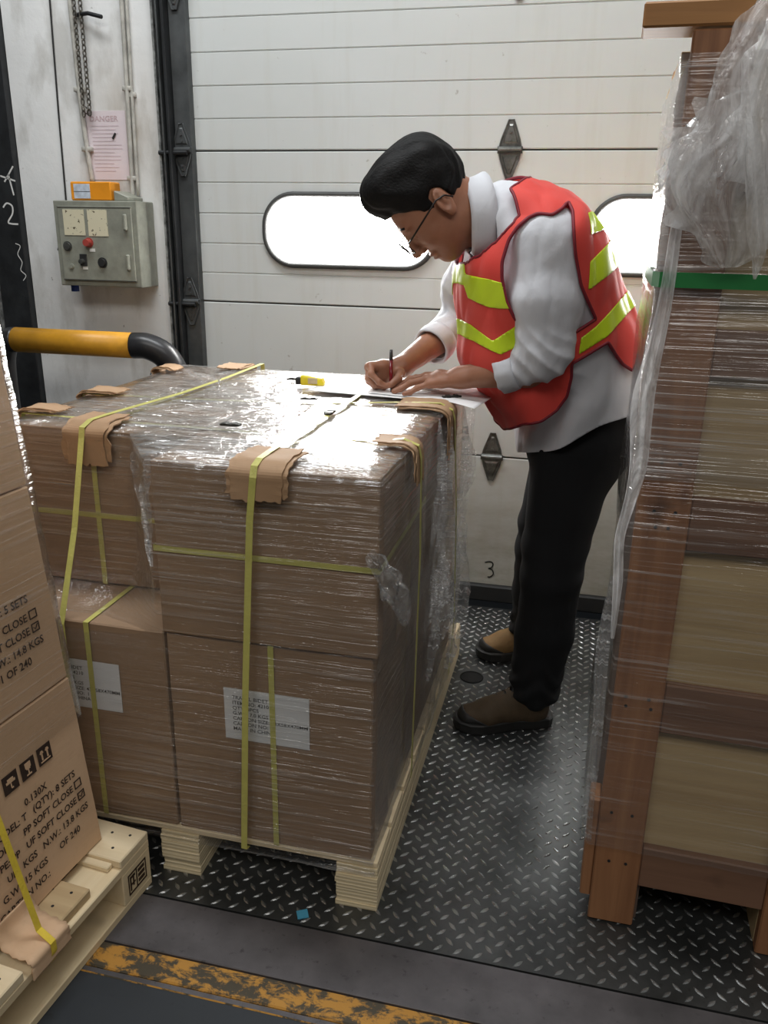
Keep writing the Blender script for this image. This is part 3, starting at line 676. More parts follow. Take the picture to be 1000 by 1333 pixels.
FW = empty('stretch_wrap', (-0.785, 1.9, 0.09)); tag(FW, 'clear plastic stretch film wound around the cartons on the centre pallet', 'stretch film')
e = 0.006
# corners: front right, rear right, rear left, front left, a knee on the left half, its meeting point with the right half  (clockwise seen from above from front right: we go counter-clockwise)
def pl(fr, rr, rl, fl, kn, mt): return [fr, rr, rl, fl, kn, mt]
low = pl((-0.337, 1.386), (-0.332, 2.452), (-1.243, 2.452), (-1.243, 1.386), (-0.95, 1.385), (-0.786, 1.385))
rings = []
for z, dx in ((0.095, 0.010), (0.105, 0.004), (0.13, 0.0), (0.18, 0), (0.25, 0), (0.32, 0), (0.39, 0), (0.46, 0), (0.53, 0), (0.585, 0)):
    q = [list(a) for a in low]; q[0][0] += dx*0.5; q[1][0] += dx+0.02*(z/0.6)
    for k in (0, 3, 4, 5): q[k][1] -= dx*0.3
    rings.append((z, [tuple(a) for a in q]))
up = pl((-0.327, 1.379), (-0.302, 2.452), (-1.243, 2.452), (-1.243, 1.570), (-0.93, 1.565), (-0.792, 1.379))
for z, t in ((0.612, 0.35), (0.645, 0.75), (0.69, 0.95), (0.75, 1), (0.81, 1), (0.87, 1), (0.92, 1), (0.955, 1.0), (0.9765, 1.0)):
    q = [((a[0]*(1-t)+b[0]*t), (a[1]*(1-t)+b[1]*t)) for a, b in zip(rings[9][1] if True else low, up)]
    if z > 0.97: q = [(x+(-0.785-x)*0.006, y+(1.92-y)*0.006) for x, y in q]
    rings.append((z, q))
o = film_shell('film_shell', rings, (44, 34, 40, 14, 10, 22), 0.9805, [M_FILM, M_FILMT], FW, 2.0, 0.004, (-0.80, 1.98)); rel(o, FW)
# gathered knot of film on the front right corner
def crumple(name, ctrl, widths, mat, parent, seed=0, nseg=30, nw=9, fold=0.35, fr=30):
    P = smooth_pts(ctrl, max(2, nseg//(len(ctrl)-1))); n = len(P); V = []; F = []
    for i, p in enumerate(P):
        t = i/(n-1); w = np.interp(t, np.linspace(0, 1, len(widths)), widths); T = (P[min(i+1, n-1)]-P[max(i-1, 0)]).normalized()
        s = T.cross(Vector((0.15, -1, 0.1))).normalized(); u = s.cross(T)
        for k in range(nw):
            a = (k/(nw-1)-0.5); off = fold*w*noise.noise(Vector((a*fr*0.4+seed, t*6, seed)))*1.6; j = 0.25*w*noise.noise(Vector((a*3+seed, t*9, 7)))
            V.append(tuple(p + s*(a*w+j) + u*off))
    for i in range(n-1):
        for k in range(nw-1): F.append((i*nw+k, i*nw+k+1, (i+1)*nw+k+1, (i+1)*nw+k))
    return mesh_vf(name, V, F, mat, parent, True)
o = crumple('film_knot', [(-0.350, 1.372, 0.835), (-0.322, 1.366, 0.815), (-0.305, 1.372, 0.775), (-0.290, 1.40, 0.73), (-0.288, 1.42, 0.675)], [0.02, 0.045, 0.055, 0.045, 0.008], M_FILMB, FW, 3, 40, 17, 0.45); rel(o, FW)
for k, (c, w) in enumerate((([(-0.60, 1.377, 0.985), (-0.62, 1.374, 0.88), (-0.50, 1.373, 0.76), (-0.36, 1.373, 0.665)], [0.002, 0.012, 0.012, 0.004]),
        ([(-0.77, 1.373, 0.845), (-0.60, 1.372, 0.745), (-0.45, 1.372, 0.665), (-0.36, 1.373, 0.625)], [0.003, 0.010, 0.012, 0.006]),
        ([(-0.81, 1.43, 0.965), (-0.83, 1.44, 0.90), (-0.815, 1.41, 0.82), (-0.79, 1.373, 0.76)], [0.02, 0.025, 0.018, 0.006]),
        ([(-0.87, 1.50, 0.975), (-0.90, 1.53, 0.93), (-0.89, 1.52, 0.88), (-0.84, 1.45, 0.80)], [0.01, 0.02, 0.02, 0.004]),
        ([(-0.295, 2.20, 0.60), (-0.283, 2.22, 0.45), (-0.288, 2.20, 0.30), (-0.315, 2.18, 0.16)], [0.02, 0.05, 0.05, 0.01]),
        ([(-0.30, 1.95, 0.95), (-0.300, 1.95, 0.80), (-0.298, 2.0, 0.62), (-0.31, 1.9, 0.4)], [0.02, 0.03, 0.04, 0.01]))):
    if k >= 2: o = crumple('film_fold', c, w, M_FILMB, FW, 5+k, 24, 9, 0.5); rel(o, FW)

rnd = random.Random(4)
for k in range(12):
    x = -0.292+rnd.uniform(-0.01, 0.008); y = rnd.uniform(1.75, 2.44); z = rnd.uniform(0.35, 0.88); L = rnd.uniform(0.06, 0.16); w = rnd.uniform(0.012, 0.03)
    o = crumple('film_fold', [(x-0.01, y+0.02, z+L), (x+0.004, y, z), (x-0.01, y+rnd.uniform(-0.05, 0.02), z-L)], [0.003, w, w, 0.003], M_FILMB, FW, 60+k, 20, 9, 0.55); rel(o, FW)
for k in range(16):
    # ridges of pulled film on top, gathered along the straps
    x = -1.13+0.55*rnd.random(); y = 1.62+0.75*rnd.random(); a = rnd.choice((1.35, 1.1, 2.2, 0.4))+rnd.uniform(-0.25, 0.25); L = rnd.uniform(0.05, 0.15); w = rnd.uniform(0.006, 0.016)
    P = [(x-L*math.cos(a), max(1.6, y-L*math.sin(a)), 0.984), (x, y, 0.9875), (x+L*math.cos(a), min(2.43, y+L*math.sin(a)), 0.984)]
    o = crumple('film_fold', P, [0.002, w, w, 0.002], M_FILMB, FW, 30+k, 16, 7, 0.5); rel(o, FW)

# ---- torn board guards under the straps
def guard(name, path, side, width, label, seed, parent=None, jag=0.010, layers=2):
    g = empty(name, path[len(path)//2]); tag(g, label, 'corner guard')
    for L in range(layers):
        off = 0.0022+0.0030*L; P = smooth_pts(path, 6); n = len(P); W = width*(1-0.18*L); V = []; F = []; nw = 15; s = Vector(side)
        cut0 = 0 if L == 0 else 0
        for i, p in enumerate(P):
            T = (P[min(i+1, n-1)]-P[max(i-1, 0)]).normalized(); u = s.cross(T).normalized()
            if u.z+u.y*-0.3+u.x*0.3 < 0: u = -u
            for k in range(nw):
                a = k/(nw-1)-0.5; e_ = jag*noise.noise(Vector((k*0.9+seed, L*5.0, 3))) if i in (0, n-1) else 0
                sd = jag*0.7*noise.noise(Vector((i*0.28, seed*2.3, k/(nw-1)*1.0+L))) if k in (0, nw-1) else 0
                # flaps curl up a little away from the strap
                curl = 0.010*max(0, abs(a)*2-0.45)**2*(0.6+0.8*noise.noise(Vector((seed+L, i*0.3, 0))))
                V.append(tuple(p + s*(a*W+sd) + u*(off+curl) + T*(e_*(1 if i else -1)*1.4 - (0.012*L if i == 0 else 0) + (0.010*L if i == n-1 else 0))))
        for i in range(n-1):
            for k in range(nw-1): F.append((i*nw+k, i*nw+k+1, (i+1)*nw+k+1, (i+1)*nw+k))
        o = mesh_vf('board_layer', V, F, M_CARDG, g, False); o.location = -g.location
        m = o.modifiers.new('thick', 'SOLIDIFY'); m.thickness = 0.0026; m.offset = 0
    return g
guard('corner_guard', [(-0.560, 1.480, 0.984), (-0.560, 1.445, 0.984), (-0.560, 1.400, 0.984), (-0.560, 1.374, 0.972), (-0.560, 1.371, 0.95), (-0.560, 1.370, 0.930)], (1, 0, 0), 0.122, 'torn brown cardboard guard under the strap at the front of the nearest carton', 1)
guard('corner_guard', [(-1.03, 1.66, 0.985), (-1.03, 1.63, 0.985), (-1.03, 1.590, 0.984), (-1.03, 1.563, 0.972), (-1.03, 1.561, 0.945), (-1.03, 1.560, 0.910)], (1, 0, 0), 0.115, 'layered cardboard guard under the strap of the upper left carton', 2)
guard('corner_guard', [(-0.385, 1.62, 0.985), (-0.36, 1.62, 0.985), (-0.335, 1.62, 0.985), (-0.316, 1.62, 0.975), (-0.312, 1.62, 0.95), (-0.311, 1.62, 0.915)], (0, 1, 0), 0.085, 'folded cardboard guard at the right edge, nearer the camera of the two there', 3)
guard('corner_guard', [(-0.42, 2.0, 0.986), (-0.38, 2.0, 0.987), (-0.33, 2.0, 0.986), (-0.307, 2.0, 0.975), (-0.303, 2.0, 0.95), (-0.302, 2.0, 0.88)], (0, 1, 0), 0.13, 'folded cardboard guard at the right edge below the writing hands', 4)
guard('corner_guard', [(-1.04, 2.36, 0.985), (-1.04, 2.40, 0.986), (-1.04, 2.445, 0.985), (-1.04, 2.46, 0.97), (-1.04, 2.462, 0.95)], (1, 0, 0), 0.09, 'curled cardboard guard at the rear edge under the end of the left strap', 5)
guard('corner_guard', [(-1.16, 1.92, 0.985), (-1.20, 1.92, 0.987), (-1.24, 1.92, 0.985), (-1.255, 1.92, 0.97), (-1.257, 1.92, 0.93)], (0, 1, 0), 0.08, 'curled cardboard guard on the left edge of the stack, toward the yellow rail', 6)
guard('corner_guard', [(-1.17, 1.68, 0.985), (-1.21, 1.68, 0.988), (-1.25, 1.68, 0.985), (-1.262, 1.68, 0.97), (-1.263, 1.68, 0.93)], (0, 1, 0), 0.07, 'small cardboard guard at the left edge of the stack beside the steel frame', 7)
guard('corner_guard', [(-1.19, 2.30, 0.985), (-1.21, 2.31, 0.988), (-1.25, 2.32, 0.985), (-1.262, 2.32, 0.97), (-1.263, 2.32, 0.93)], (0, 1, 0), 0.08, 'pale cardboard guard at the far left corner of the stack below the black pipe elbow', 8)

# ---- binding straps over the whole stack
def strap(label, pts, side, mat=M_STRAP, w=0.0135, buckle=None):
    b = bmesh.new(); P = [Vector(p) for p in pts]; ribbon(b, P, w, side, 0.001)
    c = sum(P, Vector())/len(P); t = empty('binding_strap', c); tag(t, label, 'strap', None)
    o = obj('band', b, mat, t); o.location = -c
    if buckle:
        b = bmesh.new(); p, a = buckle; M = Matrix.Translation(p) @ Matrix.Rotation(a, 4, 'Z')
        bx(b, -0.022, 0.022, -0.009, 0.009, -0.0015, 0.0035, 0.001, M); bx(b, -0.016, -0.006, -0.0105, 0.0105, -0.001, 0.005, 0.001, M); bx(b, 0.006, 0.016, -0.0105, 0.0105, -0.001, 0.005, 0.001, M)
        o = obj('buckle', b, M_BUCK, t); o.location = -c
    return t
M_BUCK = plain('dark_wire_buckle', (0.035, 0.035, 0.03), 0.35, 0.6)
strap('yellow-green strap running down the front of the nearest carton, left of its label centre', smooth_pts([(-0.555, 2.462, 0.3), (-0.555, 2.462, 0.96)], 2)[:-1]+[Vector(p) for p in [(-0.555, 2.458, 0.986), (-0.558, 2.0, 0.9885), (-0.562, 1.7, 0.9885), (-0.566, 1.46, 0.993), (-0.566, 1.40, 0.9925), (-0.566, 1.372, 0.985), (-0.566, 1.3625, 0.965), (-0.575, 1.361, 0.88), (-0.600, 1.364, 0.5), (-0.6215, 1.372, 0.115), (-0.622, 1.39, 0.108)]], (1, 0, 0), buckle=((-0.562, 1.83, 0.9905), 1.57))
strap('yellow-green strap running down past the ledge at the far left of the stack', [(-0.975, 2.462, 0.3), (-0.975, 2.462, 0.96), (-0.975, 2.46, 0.992), (-0.985, 2.2, 0.9885), (-1.0, 1.95, 0.9885), (-1.03, 1.66, 0.993), (-1.035, 1.59, 0.9935), (-1.037, 1.558, 0.983), (-1.037, 1.552, 0.96), (-1.028, 1.48, 0.78), (-1.018, 1.383, 0.60), (-1.014, 1.378, 0.57), (-1.014, 1.376, 0.13), (-1.014, 1.38, 0.108)], (1, 0, 0))
strap('thin strap crossing the top and going down the right side nearer the camera', [(-1.26, 1.66, 0.5), (-1.262, 1.66, 0.955), (-1.25, 1.655, 0.982), (-1.0, 1.65, 0.9785), (-0.73, 1.645, 0.9785), (-0.55, 1.64, 0.9785), (-0.42, 1.625, 0.983), (-0.34, 1.62, 0.994), (-0.308, 1.62, 0.982), (-0.3025, 1.622, 0.955), (-0.304, 1.65, 0.73), (-0.318, 1.70, 0.125)], (0, 1, 0), buckle=((-0.73, 1.645, 0.9905), 0))
strap('thin strap crossing the top below the hands, then down the right side', [(-1.26, 1.90, 0.5), (-1.262, 1.90, 0.955), (-1.25, 1.905, 0.982), (-1.0, 1.93, 0.9785), (-0.66, 1.975, 0.9785), (-0.42, 2.0, 0.992), (-0.33, 2.0, 0.995), (-0.299, 2.0, 0.98), (-0.293, 2.005, 0.955), (-0.293, 2.10, 0.7), (-0.298, 2.20, 0.32), (-0.31, 2.22, 0.125)], (0, 1, 0), buckle=((-0.66, 1.975, 0.9905), 0.15))

# ---- left pallet with light cartons
LO = Vector((-0.835, 1.344, 0)); LR = math.radians(-5.1)
LP = empty('wooden_pallet', LO, LR); tag(LP, 'pine block pallet at the lower left under the light brown cartons', 'pallet')
def lb(nm, x0, x1, y0, y1, z0, z1, mat, bev=0.002, par=None):
    b = bmesh.new(); bx(b, x0, x1, y0, y1, z0, z1, bev); return obj(nm, b, mat, par or LP)
for x0, x1 in ((-0.098, 0.0), (-0.45, -0.35), (-0.80, -0.702)):
    lb('bottom_board', x0, x1, -1.2, 0.0, 0.0, 0.020, M_PINE)
    lb('stringer_board', x0, x1, -1.2, 0.0, 0.100, 0.1195, M_PINE)
    for y0 in (-0.10, -0.66, -1.2):
        bk = lb('block', x0, x1, y0+0.001, y0+0.0995 if y0 > -0.5 else y0+0.12, 0.0203, 0.0997, M_PINE)
        if x0 == -0.098 and y0 == -0.10:
            b = bmesh.new()
            q = lambda u0, u1, v0, v1: bx(b, 0.0003, 0.0012, y0+u0, y0+u1, v0, v1)
            q(0.018, 0.082, 0.034, 0.038); q(0.018, 0.082, 0.082, 0.086); q(0.018, 0.021, 0.034, 0.086); q(0.079, 0.082, 0.034, 0.086); q(0.046, 0.049, 0.034, 0.086)
            for vv in (0.043, 0.056, 0.069): q(0.053, 0.075, vv, vv+0.008)
            q(0.024, 0.028, 0.042, 0.078); q(0.024, 0.042, 0.072, 0.078); q(0.034, 0.038, 0.050, 0.078); q(0.024, 0.042, 0.055, 0.059)
            o = obj('burned_stamp', b, plain('burned_brown_mark', srgb(62, 42, 26), 0.8), bk)
random.seed(5)
for i, (y0, y1, x1) in enumerate(((-0.10, 0.0, 0.0), (-0.272, -0.182, -0.012), (-0.50, -0.385, 0.0), (-0.70, -0.60, 0.0), (-0.88, -0.79, 0.0), (-1.05, -0.96, 0.0), (-1.2, -1.10, 0.0))):
    b = bmesh.new()
    bx(b, -0.80, x1, y0, y1, 0.1198, 0.140, 0.0025)
    dbd = obj('deck_board', b, M_PINEX if i != 1 else wood_mat('stained_pine_cross', srgb(176, 150, 112), srgb(200, 176, 136), 0, 0.6), LP)
    for (u, w) in ((0.03, 0.3), (0.06, 0.7), (0.018, 0.75)):
        b = bmesh.new(); cyl(b, (x1-u-0.01, y0+(y1-y0)*w, 0.1395), (x1-u-0.01, y0+(y1-y0)*w, 0.1404), 0.0032, seg=10)
        obj('nail_head', b, M_DARK, dbd)
if True:
    b = bmesh.new(); bx(b, -0.62, -0.02, -0.118, -0.1005, 0.1198, 0.132, 0.002); 
    obj('deck_board', b, M_PINEX, LP)
SH = 0.1
def lcart(z0, z1, label, seed):
    w, d, h = 0.56, 0.60, z1-z0
    # position of the carton centre: its right far bottom edge on the sheared line
    xr = -0.0776-SH*(z0-0.14); c = Matrix.Rotation(LR, 4, 'Z') @ Vector((xr-w/2, -0.053-d/2, 0)) + LO
    return carton((c.x, c.y, z0), (w, d, h), label, M_CARD2, LR, SH, seed), (w, d, h)
k1, DK = lcart(0.1405, 0.529, 'bottom light brown carton of the left stack, printed with three black icons', 11)
k2, DK2 = lcart(0.5315, 0.929, 'middle light brown carton of the left stack, with printed lines and two tick boxes', 12)
k3, DK3 = lcart(0.9315, 1.33, 'topmost light brown carton of the left stack, nearest the ceiling', 13)
def side_text(k, dims, z0, s, size, yend, z, bold=0.0004, tick=None, start=None, sx=1.0):
    """printing on the +x side of a sheared carton; yend = where the line ends in pallet coordinates"""
    w, d, h = dims; yl = yend-(-0.053-d/2); zl = z-z0; X = w/2+0.0034
    me = text_mesh(s, size, sx, bold); xs = [v.co.x for v in me.vertices]; x1 = max(xs)
    ys = yl-x1-(0.026 if tick is not None else 0)
    if start is not None: ys = start-(-0.053-d/2)
    for v in me.vertices:
        a, b = v.co.x, v.co.y; zz = zl+b; v.co = Vector((X-SH*zz, ys+a, zz))
    me.name = 'printed_text'; link_mesh('printed_text', me, M_PRINT, k)
    if tick is not None:
        b = bmesh.new(); y0, y1, za, zb = yl-0.020, yl, zl-0.001, zl+0.017; t = 0.0022
        for (p, q, r, u) in ((y0, y1, za, za+t), (y0, y1, zb-t, zb), (y0, y0+t, za, zb), (y1-t, y1, za, zb)): bx(b, X-0.0005, X+0.0005, p, q, r, u)
        if tick: ribbon(b, [(X, y0+0.005, za+0.010), (X, y0+0.009, za+0.005), (X, y1-0.004, zb-0.004)], 0.002, (0, 0.5, 1))
        for v in b.verts: v.co.x -= SH*v.co.z
        obj('tick_box', b, M_PRINT, k)
M_PRINT = plain('brown_black_print', srgb(58, 42, 34), 0.7, var=0.3, vs=60)
E_ = 0.026
for s, ye, z, tk in (('QTY.: 5 SETS', -0.118, 0.722, None), ('PP SOFT CLOSE', -0.103, 0.687, False), ('UF SOFT CLOSE', -0.103, 0.660, True), ('G.W.: 15.8 KGS  N.W.: 14.8 KGS', -0.100, 0.632, None), ('CARTON NO.:  1 OF 240', -0.140, 0.604, None)):
    side_text(k2, DK2, 0.5315, s, 0.0215, ye, z, tick=tk)
for s, ye, z, tk in (('0.130X', -0.172, 0.352, None), ('MODEL: T   (QTY): 8 SETS', -0.095, 0.327, None), ('COLOR:      PP SOFT CLOSE', -0.083, 0.299, False), ('TYPE: PP   UF SOFT CLOSE', -0.080, 0.270, True), ('UF   KGS   N.W.: 13.8 KGS', -0.078, 0.240, None), ('G.W.: 15 KGS', -0.21, 0.236 if False else 0.208, None), ('OF 240', -0.112, 0.208, None), ('CARTON NO.:', -0.212, 0.180 if False else 0.178, None)):
    side_text(k1, DK, 0.1405, s, 0.0205, ye, z, tick=tk)
for (yy, z, tk) in ((-0.215, 0.299, False), (-0.205, 0.270, False)): side_text(k1, DK, 0.1405, ' ', 0.02, yy, z, tick=tk) if False else None
# icons: arrows up, glass, umbrella-like print in dark squares
def icon(yc, zc, kind):
    w, d, h = DK; X = w/2+0.0036; yl = yc-(-0.053-d/2); zl = zc-0.1405; s = 0.0185
    b = bmesh.new(); bx(b, X-0.0006, X, yl-s, yl+s, zl-s, zl+s); P = []
    def r(a0, a1, c0, c1): bx(b, X, X+0.0006, yl+a0*s, yl+a1*s, zl+c0*s, zl+c1*s, 0, None, 1)
    if kind == 0:
        for o_ in (-0.4, 0.4): r(o_-0.1, o_+0.1, -0.5, 0.4); r(o_-0.24, o_+0.24, 0.25, 0.42); r(o_-0.16, o_+0.16, 0.42, 0.56); 
        r(-0.7, 0.7, -0.75, -0.62)
    elif kind == 1: r(-0.4, 0.4, 0.1, 0.7); r(-0.28, 0.28, -0.08, 0.1); r(-0.07, 0.07, -0.6, -0.08); r(-0.35, 0.35, -0.72, -0.58)
    else: r(-0.6, 0.6, 0.0, 0.25); r(-0.4, 0.4, 0.25, 0.5); r(-0.06, 0.06, -0.6, 0.0); r(0.0, 0.25, -0.66, -0.54)
    for v in b.verts: v.co.x -= SH*v.co.z
    obj('printed_icon', b, [M_PRINT, M_CARD2], k1)
icon(-0.160, 0.420, 0); icon(-0.206, 0.418, 1); icon(-0.252, 0.418, 2)
icon2 = None
# yellow strap over the left stack and its board guard over the pallet edge
def lw(x, y, z): return Matrix.Rotation(LR, 4, 'Z') @ Vector((x, y, 0)) + LO + Vector((0, 0, z))
def fx(z): return -0.0776-SH*(z-0.14)+0.006
SY = -0.318
strap('bright yellow strap slanting down over the light cartons at the left edge', [lw(fx(1.33)-0.05, SY-0.01, 1.337), lw(fx(1.33)-0.002, SY-0.01, 1.334), lw(fx(1.3)+0.001, SY-0.01, 1.30), lw(fx(0.93)+0.002, SY-0.005, 0.93), lw(fx(0.53)+0.003, SY, 0.53), lw(-0.02, SY, 0.163), lw(0.009, SY, 0.143), lw(0.0095, SY, 0.122), lw(0.004, SY, 0.098), lw(-0.05, SY, 0.096)], tuple(Matrix.Rotation(LR, 3, 'Z') @ Vector((0, 1, 0))), M_STRAPY, 0.0135)
b = bmesh.new()
pts = [(-0.074, 0.190), (-0.068, 0.165), (-0.05, 0.150), (-0.02, 0.146), (0.004, 0.1415), (0.006, 0.125), (0.007, 0.105)]
P = smooth_pts([(a, 0, c) for a, c in pts], 5); V = []; F = []
for i, p in enumerate(P):
    for k in range(9):
        y = -0.372+k*0.0125+0.006*noise.noise(Vector((i*0.5, k*0.4, 2)))*(1 if i < len(P)-1 else 3); V.append((p.x, y, p.z+0.002*noise.noise(Vector((i*0.3, k*0.5, 9)))))
for i in range(len(P)-1):
    for k in range(8): F.append((i*9+k, i*9+k+1, (i+1)*9+k+1, (i+1)*9+k))
gl_ = empty('corner_guard', LO, LR); tag(gl_, 'bent cardboard guard over the pallet edge under the bright yellow strap', 'corner guard')
o = mesh_vf('board_layer', [v for v in V], F, M_CARD2, gl_, True); m = o.modifiers.new('thick', 'SOLIDIFY'); m.thickness = 0.003; m.offset = 0
# film round the left stack's upper cartons
FL = empty('stretch_wrap', LO, LR); tag(FL, 'clear film around the light cartons of the left stack', 'stretch film')
rings = []
for z in np.linspace(0.44, 1.336, 20):
    xr = fx(z)-0.001; rings.append((float(z), [(xr, -0.663), (xr, -0.046), (xr-0.574, -0.046), (xr-0.574, -0.663)]))
film_shell('film_shell', rings, (34, 16, 12, 16), 1.338, [film_mat('left_stack_film', 0.22, 0.0, 0.12, ((0, 0.2, 0.1), (0, -0.3, 0))), M_FILMT], FL, 6.0, 0.003, (fx(1.33)-0.28, -0.35))
# ================================================================== tall wooden crate at the right
CO = Vector((0.118, 1.488, 0)); CR = math.radians(-1.6)
CRT = empty('wooden_crate', CO, CR); tag(CRT, 'tall film-wrapped wooden crate with dark battens at the right edge', 'crate')
M_POST = wood_mat('red_brown_timber', srgb(118, 76, 48), srgb(166, 118, 80), 2, 0.85, 0.6, 2.0)
M_POSTD = wood_mat('dark_worn_timber', srgb(84, 66, 58), srgb(112, 92, 80), 2, 0.6, 0.6, 5.0)
M_BAT = wood_mat('dark_brown_batten', srgb(106, 76, 58), srgb(132, 98, 76), 0, 0.5, 0.65, 3.0)
M_PLY = wood_mat('tan_plywood_panel', srgb(170, 144, 104), srgb(198, 174, 132), 0, 0.4, 0.65, 7.0)
M_BEAM = wood_mat('amber_timber', srgb(150, 104, 58), srgb(184, 132, 76), 0, 0.5, 0.6, 9.0)
def cb_(nm, x0, x1, y0, y1, z0, z1, mat, bev=0.003):
    b = bmesh.new(); bx(b, x0, x1, y0, y1, z0, z1, bev); return obj(nm, b, mat, CRT)
CW, CDp = 0.98, 0.66
# front face at y=0, depth grows in +y
b = bmesh.new(); bx(b, 0.0, 0.092, -0.006, 0.02, 0.0, 1.69, 0.003)
for v in b.verts:
    if v.co.z < 0.01: v.co.z += 0.004*math.sin(v.co.x*150)
obj('corner_post', b, M_POST, CRT)
cb_('side_cleat', -0.022, 0.0, 0.0, 0.06, 0.055, 0.30, M_POST)
cb_('corner_post', 0.335, 0.425, -0.006, 0.02, 0.0, 1.69, M_POST); cb_('corner_post', CW-0.09, CW, -0.006, 0.02, 0.0, 1.69, M_POST)
for y0 in (CDp-0.02,): cb_('corner_post', 0.0, 0.092, y0, y0+0.02, 0.0, 1.69, M_POSTD); cb_('corner_post', CW-0.09, CW, y0, y0+0.02, 0.0, 1.69, M_POSTD)
cb_('skid', 0.012, 0.10, 0.021, CDp-0.021, 0.0, 0.10, M_POSTD); cb_('skid', 0.335, 0.425, 0.021, CDp-0.021, 0.0, 0.10, M_PLY); cb_('skid', CW-0.10, CW-0.01, 0.021, CDp-0.021, 0.0, 0.10, M_POSTD)
for z0, z1 in ((0.106, 0.205), (0.478, 0.585), (0.858, 0.958), (1.17, 1.25), (1.46, 1.53)):
    cb_('batten', 0.092, 0.335, -0.002, 0.018, z0, z1, M_BAT); cb_('batten', 0.425, CW-0.09, -0.002, 0.018, z0, z1, M_BAT)
cb_('side_panel', 0.02, CW-0.02, 0.0185, 0.03, 0.10, 1.66, M_PLY)
cb_('side_panel', 0.0, 0.012, 0.021, CDp-0.021, 0.10, 1.66, M_POSTD); cb_('side_panel', CW-0.012, CW, 0.06, CDp-0.03, 0.10, 1.66, M_PLY); cb_('side_panel', 0.02, CW-0.02, CDp-0.03, CDp-0.02, 0.10, 1.66, M_PLY)
for y0 in (0.0,): cb_('top_beam', -0.075, CW+0.05, -0.010, 0.075, 1.693, 1.728, M_BEAM)
cb_('top_beam', 0.0, CW, CDp-0.08, CDp, 1.693, 1.728, M_BEAM)
b = bmesh.new()
for k in range(4): bx(b, -0.01, CW+0.01, 0.08+k*0.125, 0.08+k*0.125+0.12, 1.66, 1.675, 0.001)
obj('lid_boards', b, M_PLY, CRT)
random.seed(9)
for z in (0.16, 0.53, 0.55, 0.90, 0.93, 0.28, 1.02): 
    for x in (0.03, 0.065): b = bmesh.new(); x += random.uniform(-.008, .008); cyl(b, (x, -0.0075, z), (x, -0.005, z), 0.0032, seg=8); obj('nail_head', b, M_DARK, CRT)
FC = empty('stretch_wrap', CO, CR); tag(FC, 'hazy stretch film wrapped around the tall wooden crate', 'stretch film')
M_FILMC = film_mat('crate_film', 0.42, 0.03, 0.14, ((0, 0.06, 0.0), (0, -0.22, 0)), bump=0.5)
M_FILMC2 = film_mat('crate_film_dense', 0.5, 0.12, 0.16, ((0, 0.02, 0.0), (0, -0.10, 0)), bump=0.45)
def lx_(z): return 0.026 if z < 0.30 else 0.026-0.016*min(1, (z-0.30)/0.15)
def cring(z, a): return (float(z), [(CW+0.01, -0.014-a), (CW+0.01, CDp+0.012), (-lx_(z)-a*0.6, CDp+0.012), (-lx_(z)-a*0.6, -0.006), (-lx_(z)*0.4-a*0.6, -0.014-a)])
rings = []
for z in np.linspace(0.205, 1.05, 22):
    a = 0.004+0.010*math.exp(-((z-0.86)/0.12)**2)+0.016*math.exp(-((z-0.25)/0.12)**2)*0.3
    rings.append(cring(z, a))
film_shell('film_shell', rings, (20, 12, 20, 3, 60), None, [M_FILMC], FC, 8.0, 0.004)
rings = [cring(z, 0.004+0.006*math.exp(-((z-1.16)/0.10)**2)) for z in np.linspace(0.99, 1.655, 20)]
film_shell('film_shell', rings, (20, 12, 20, 3, 60), None, [M_FILMC2], FC, 9.0, 0.004)
# gathered rope of film hanging along the left front corner
def milk(name, f, g=0.12):
    n = NT(name); v = n.coord(); a = n.noise(n.coord((1, 1, 0.35)), 26, 4, 0.6, 1.2); c = n.noise(v, 70, 3, 0.6)
    nb = n.bump(n.math('ADD', a, n.math('MULTIPLY', c, 0.3)), 0.8, 0.012)
    tr = n.n('ShaderNodeBsdfTransparent'); df = n.n('ShaderNodeBsdfDiffuse'); df.inputs[0].default_value = (0.97, 0.97, 0.97, 1); tl = n.n('ShaderNodeBsdfTranslucent'); tl.inputs[0].default_value = (0.97, 0.97, 0.97, 1)
    gl = n.n('ShaderNodeBsdfGlossy'); gl.inputs['Roughness'].default_value = g
    for x in (df, tl, gl): n.set(x.inputs['Normal'], nb)
    dt = n.n('ShaderNodeMixShader'); dt.inputs[0].default_value = 0.6; n.set(dt.inputs[1], df); n.set(dt.inputs[2], tl)
    m1 = n.n('ShaderNodeMixShader'); n.set(m1.inputs[0], n.math('MULTIPLY', n.ramp(a, [(0.35, 0.35), (0.65, 1.0)]), f)); n.set(m1.inputs[1], tr); n.set(m1.inputs[2], dt)
    fr = n.n('ShaderNodeLayerWeight'); fr.inputs['Blend'].default_value = 0.5
    m2 = n.n('ShaderNodeMixShader'); n.set(m2.inputs[0], n.math('ADD', n.math('MULTIPLY', n.math('POWER', fr.outputs['Facing'], 3.5), 0.3), 0.05, True)); n.set(m2.inputs[1], m1); n.set(m2.inputs[2], gl); n.set(n.out.inputs[0], m2); return n.m
M_MILK = milk('milky_bunched_film', 0.9); M_MILK2 = milk('milky_loose_film', 0.70)
